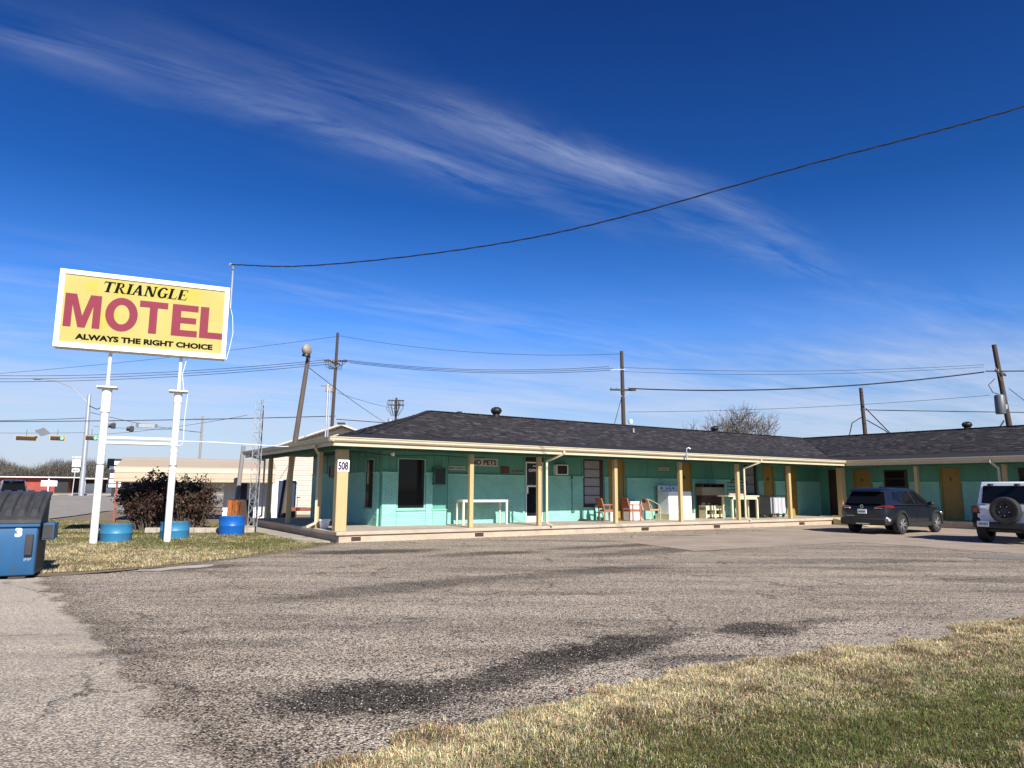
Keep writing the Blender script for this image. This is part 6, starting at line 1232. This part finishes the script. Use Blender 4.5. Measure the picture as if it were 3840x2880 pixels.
def suv(label, loc, rz, paint, rim='alloy', H=1.69):
    t = thing('parked_suv' if paint == 'suvpaint' else 'black_suv', label, 'car', loc, rz)
    st_ = [(-2.30, .42, .98, .76, .93), (-2.22, .34, 1.03, .86, 1.0), (-1.95, .31, 1.06, .915, 1.04), (-1.3, .30, 1.07, .93, 1.05), (-.4, .28, 1.05, .93, 1.04), (.5, .27, 1.03, .93, 1.02), (1.05, .27, 1.02, .925, 1.02), (1.45, .28, .99, .915, 1.05), (1.95, .29, .92, .88, .99), (2.22, .33, .80, .79, .86), (2.31, .42, .68, .66, .70)]
    rings = []
    for x, zb, zt, hw, zc_ in st_:
        half = [(hw * .55, zb - .005), (hw * .90, zb + .01), (hw * .985, zb + .12), (hw, zb + .32), (hw * .995, zt - .22), (hw * .965, zt - .05), (hw * .90, zt), (hw * .45, zc_)]
        rings.append([(x, y, z) for y, z in half] + [(x, -y, z) for y, z in reversed(half)])
    body = subsurf(loft(rings).build('body', paint, t), 1)
    belt = [(-2.13, .80, 1.02), (-1.7, .865, 1.05), (-.85, .875, 1.05), (.15, .87, 1.03), (1.28, .82, 1.01)]; rf_ = [(-1.82, .60, H - .12), (-1.45, .635, H - .055), (-.8, .645, H - .035), (.0, .635, H - .04), (.48, .585, H - .09)]
    q = MB(); n = 5; vs = []
    for s in (1, -1):
        vs += [(x, s * y, z) for x, y, z in belt] + [(x, s * y, z) for x, y, z in rf_] + [(x, s * y * .80, z + .035) for x, y, z in rf_]
    fs = []
    for s in (0, 15):
        for i in range(4): fs += [(s + i, s + i + 1, s + 6 + i, s + 5 + i), (s + 5 + i, s + 6 + i, s + 11 + i, s + 10 + i)]
    for i in range(4): fs.append((10 + i, 11 + i, 26 + i, 25 + i))
    fs += [(0, 5, 20, 15), (5, 10, 25, 20), (4, 19, 24, 9), (9, 24, 29, 14)]
    q.add(vs, fs, True); cabin = q.build('cabin', paint, t, .02)
    def sidept(s, fx, fz):   # fx along belt 0..4, fz 0..1 up
        i = min(3, int(fx)); f = fx - i; a = lerp3(belt[i], belt[i + 1], f); b_ = lerp3(rf_[i], rf_[i + 1], f); p = lerp3(a, b_, fz); return (p[0], s * (p[1] + .010), p[2])
    for s in (1, -1):
        for fa, fb, za, zb in ((.95, 1.72, .16, .80), (1.80, 2.72, .10, .86), (2.80, 3.72, .08, .86)):
            q = MB(); k = 5; pts = [sidept(s, fa + (fb - fa) * i / k, za if fa > 1 else za + .25 * (1 - i / k)) for i in range(k + 1)] + [sidept(s, fa + (fb - fa) * (1 - i / k) - (.10 if (fa < 1 and i == k) else 0) + (.45 if (fa < 1 and i == k) else 0) - (0 if fa < 2.5 else .42 * (1 - i / k)), zb) for i in range(k + 1)]
            for i in range(k): q.poly([pts[i], pts[i + 1], pts[2 * k - i], pts[2 * k + 1 - i]])
            q.build('side_window', 'carglass', cabin)
        MB().tube([sidept(s, .9 + 2.75 * i / 8, .03) for i in range(9)], .012, 6).build('window_trim', 'black', cabin)
        for fx in (1.76, 2.76): MB().bar(sidept(s, fx, .05), sidept(s, fx - .05, .88), .05, .012, up=(0, 1, 0)).build('pillar', 'black', cabin)
        arch(-1.32, s * .905, s * .972, .385, .47, .40, 'cladding', t); arch(1.37, s * .895, s * .968, .385, .47, .40, 'cladding', t)
        for x in (-1.32, 1.37): MB().lathe([(0, -.004), (.392, -.004), (.392, .004), (0, .004)], (x, s * .928, .40), 28, 'y').build('wheel_well', 'black', t)
        MB().box(-.9, .95, s * .93 - .02, s * .93 + .02, .27, .44).build('sill_cladding', 'cladding', t, .015)
        for fx in (.15, 1.05): MB().bar((-1.0 + fx, s * .936, .86), (-.84 + fx, s * .936, .86), .02, .03).build('door_handle', 'black' if paint != 'suvpaint' else paint, t, .006)
        for xs_ in (-.15, .85): MB().bar((xs_, s * .9315, .46), (xs_ - .02, s * .925, 1.0), .008, .004, up=(0, 1, 0)).build('door_seam', 'black', t)
        m_ = MB().ball((.83, s * 1.00, 1.10), .07, .12, .085, 12, 8).build('wing_mirror', paint, t); MB().bar((.80, s * .86, 1.05), (.82, s * .95, 1.07), .05, .04).build('mirror_stalk', 'black', m_)
        q = MB(); q.prism([(.46, .965), (.80, .945), (.905, .945), (.905, 1.03), (.80, 1.055), (.48, 1.0)], lambda y, z: (-2.285 + max(0, (y - .55)) * .42, s * y, z), lambda y, z: (-2.16 + max(0, (y - .55)) * 1.0, s * y * 1.02, z)); q.build('tail_lamp', 'tail', t, .01)
        MB().bar((-2.32, s * .45, .945), (-2.27, s * .72, .945), .012, .03).build('lamp_strip', 'chrome', t)
        MB().bar((-2.235, s * .80, .60), (-2.10, s * .905, .50), .02, .10).build('bumper_corner', 'galv' if paint == 'suvpaint' else 'cladding', t, .01)
    rear = lambda y, f: lerp3((-2.165, y, 1.05), (-1.84, y * .78, H - .14), f)
    q = MB(); q.poly([tuple(np.array(rear(-.72, .10)) + (-.02, 0, 0)), tuple(np.array(rear(.72, .10)) + (-.02, 0, 0)), tuple(np.array(rear(.74, .93)) + (-.02, 0, 0)), tuple(np.array(rear(-.74, .93)) + (-.02, 0, 0))]); q.build('rear_window', 'carglass', cabin)
    q = MB(); q.prism([(-2.03, H - .15), (-1.98, H - .10), (-1.55, H - .015), (-1.55, H - .06), (-1.90, H - .16)], lambda x, z: (x, -.60, z), lambda x, z: (x, .60, z)); q.build('spoiler', paint, cabin, .012)
    MB().box(-2.34, -2.10, -.86, .86, .33, .58).build('rear_bumper', 'cladding', t, .05); MB().box(-2.345, -2.33, -.25, .25, .36, .40).build('skid_plate', 'galv', t)
    p_ = MB().box(-2.345, -2.315, -.16, .16, .74, .90).build('number_plate', 'plate', t); q = MB()
    for k in range(7): q.box(-2.348, -2.3452, -.12 + .037 * k, -.10 + .037 * k, .785, .85)
    q.build('plate_marks', 'ink', p_); MB().lathe([(.045, -.006), (.06, -.006), (.06, .006), (.045, .006)], (-2.325, 0, 1.00), 18, 'x').build('badge', 'chrome', t); MB().bar((-2.33, .30, .66), (-2.33, .62, .66), .01, .02).build('badge_bar', 'greymetal', t)
    q = MB(); q.poly([(1.27, -.74, 1.03), (1.27, .74, 1.03), (.52, .54, H - .10), (.52, -.54, H - .10)]); ws = q.build('windscreen', 'carglass', cabin); ws.location = (.012, 0, .012)
    for s in (1, -1): MB().box(2.05, 2.24, s * .70 - .13, s * .70 + .13, .68, .80).build('headlamp', 'chrome', t, .03)
    MB().box(-1.0, -.6, -.02, .02, H + .0, H + .05).build('roof_fin', paint, cabin, .015)
    for x in (-1.32, 1.37):
        for s in (1, -1): wheel(t, x, s * .842, .36, .23, s, rim)
    return t
suv('dark blue-black SUV parked nose-in beside the inner corner post', B(20.45, -4.83, .006), YAW + R(2.4), 'suvpaint')
suv('black SUV seen from behind far across the road', Vector((-35.4, 50.3, g0(-35, 50) + .012)), math.atan2(51, -35.2) + R(3), 'blackpaint', 'cladding', 1.86)
def jeep(label, loc, rz):
    t = thing('offroad_car', label, 'car', loc, rz)
    q = MB(); q.prism([(-2.02, .58), (-1.98, 1.17), (1.05, 1.17), (1.05, .58)], lambda x, z: (x, -.79, z), lambda x, z: (x, .79, z)); tub = q.build('tub', 'whitepaint', t, .045)
    q = MB(); q.prism([(1.0, .60), (1.0, 1.15), (2.0, 1.08), (2.02, .62)], lambda x, z: (x, -.58, z), lambda x, z: (x, .58, z)); q.build('hood', 'whitepaint', t, .05); MB().box(2.0, 2.08, -.60, .60, .62, 1.08).build('grille', 'whitepaint', t, .03)
    for k in range(7): box('grille_slot', 'black', t, 2.082, 2.088, -.36 + k * .11, -.30 + k * .11, .72, 1.02)
    for s in (1, -1): MB().lathe([(0, .02), (.10, .01), (.10, -.02)], (2.09, s * .50, .90), 16, 'x').build('headlamp', 'chrome', t)
    q = MB(); A = [(-1.97, .775, 1.172), (.35, .775, 1.172), (.95, .72, 1.172)]; Bt = [(-1.86, .66, 1.86), (.15, .66, 1.88), (.42, .64, 1.84)]
    vs = [(x, y, z) for x, y, z in A + Bt] + [(x, -y, z) for x, y, z in A + Bt]; q.add(vs, [(0, 1, 4, 3), (1, 2, 5, 4), (6, 9, 10, 7), (7, 10, 11, 8), (3, 4, 10, 9), (4, 5, 11, 10), (0, 3, 9, 6), (2, 8, 11, 5), (0, 6, 7, 1), (1, 7, 8, 2)]); top_ = q.build('hardtop', 'whitepaint', t, .035)
    rp = lambda y, z: (-1.97 + (z - 1.172) / (1.86 - 1.172) * .11 - .030, y, z)
    q = MB(); q.prism([(-.64, 1.20), (.64, 1.20), (.585, 1.74), (-.585, 1.74)], lambda y, z: rp(y, z), lambda y, z: (rp(y, z)[0] + .02, y, z)); q.build('rear_window', 'carglass', top_, .01)
    for y in (-.36, .36): MB().box(-2.03, -1.86, y - .055, y + .055, 1.715, 1.80).build('glass_hinge', 'black', top_, .01)
    for s in (1, -1):
        q = MB(); q.poly([(-1.75, s * .772, 1.25), (-.75, s * .772, 1.25), (-.75, s * .69, 1.74), (-1.68, s * .69, 1.74)]); w_ = q.build('side_window', 'carglass', top_); w_.location = (0, s * .012, 0)
        q = MB(); q.poly([(-.65, s * .772, 1.25), (.25, s * .772, 1.25), (.12, s * .69, 1.74), (-.65, s * .69, 1.74)]); w_ = q.build('side_window', 'carglass', top_); w_.location = (0, s * .012, 0)
        tl = MB().box(-2.075, -1.985, s * .80 - .105, s * .80 + .105, .885, 1.125).build('tail_lamp', 'black', t, .018); MB().box(-2.085, -2.0755, s * .80 - .06, s * .80 + .06, .93, 1.07).build('lens', 'tail', tl, .006)
        for x in (-1.45, 1.30):
            q = MB(); q.prism([(x - .62, .60), (x - .50, .90), (x - .30, .97), (x + .30, .97), (x + .55, .86), (x + .66, .60), (x + .58, .60), (x + .48, .82), (x + .28, .92), (x - .28, .92), (x - .45, .85), (x - .55, .60)], lambda a, b_: (a, s * .70, b_), lambda a, b_: (a, s * .93, b_)); q.build('fender_flare', 'cladding', t, .015)
            wheel(t, x, s * .79, .405, .27, s, 'black', 5)
        MB().bar((-2.036, s * .55, .80), (-2.036, s * .72, .80), .005, .012).build('badge', 'greymetal', t)
        MB().box(-.8, .9, s * .80 - .05, s * .80 + .05, .48, .58).build('side_step', 'black', t, .02)
    MB().box(-2.014, -2.005, -.66, .52, .62, 1.165).build('tailgate', 'whitepaint', tub, .004)
    for y in (-.70, .0, .55): pass
    for z in (.74, 1.04): MB().box(-2.05, -2.006, -.80, -.62, z, z + .05).build('tailgate_hinge', 'greymetal', tub, .008)
    MB().box(-2.24, -2.02, -.84, .84, .46, .64).build('rear_bumper', 'black', t, .04); MB().box(-2.10, -1.6, -.4, .4, .34, .46).build('silencer', 'cladding', t, .03); MB().tube([(-2.0, -.3, .40), (-2.0, .5, .40)], .05, 10).build('cross_tube', 'cladding', t)
    np_ = MB().box(-2.262, -2.245, .37, .70, .50, .665).build('number_plate', 'plate', t); q = MB()
    for k in range(7): q.box(-2.265, -2.2625, .41 + .037 * k, .43 + .037 * k, .545, .62)
    q.build('plate_marks', 'ink', np_)
    r = .405; q = MB(); q.lathe([(r * .58, -.11), (r * .82, -.135), (r * .95, -.125), (r, -.08), (r, .08), (r * .95, .125), (r * .82, .135), (r * .58, .11)], (-2.20, -.08, 1.00), 36, 'x'); sp_ = q.build('spare_tyre', 'rubber', t)
    q = MB(); q.lathe([(r * .62, -.09), (r * .58, -.06), (.14, -.045), (.10, -.10), (0, -.105)], (-2.20, -.08, 1.00), 32, 'x'); q.build('rim', 'black', sp_); q = MB()
    for k in range(5): a = 2 * math.pi * k / 5 + .3; q.bar((-2.27, -.08 + .08 * math.cos(a), 1.0 + .08 * math.sin(a)), (-2.285, -.08 + r * .57 * math.cos(a), 1.0 + r * .57 * math.sin(a)), .07, .03, up=(1, 0, 0))
    q.build('spokes', 'cladding', sp_); q = MB()
    for k in range(5): a = 2 * math.pi * k / 5 + .93; q.ball((-2.288, -.08 + .14 * math.cos(a), 1.0 + .14 * math.sin(a)), .014, .02, .02, 8, 5)
    q.build('lug_nut', 'chrome', sp_); MB().box(-2.06, -2.0, -.2, .05, .85, 1.15).build('spare_carrier', 'black', t); MB().box(-2.34, -2.32, -.16, .0, 1.32, 1.36).build('brake_lamp', 'tail', t) if False else None
    return t
jeep('white boxy off-road car with a spare tyre at the right edge', B(19.35, -9.88, .006), YAW + R(1.0))
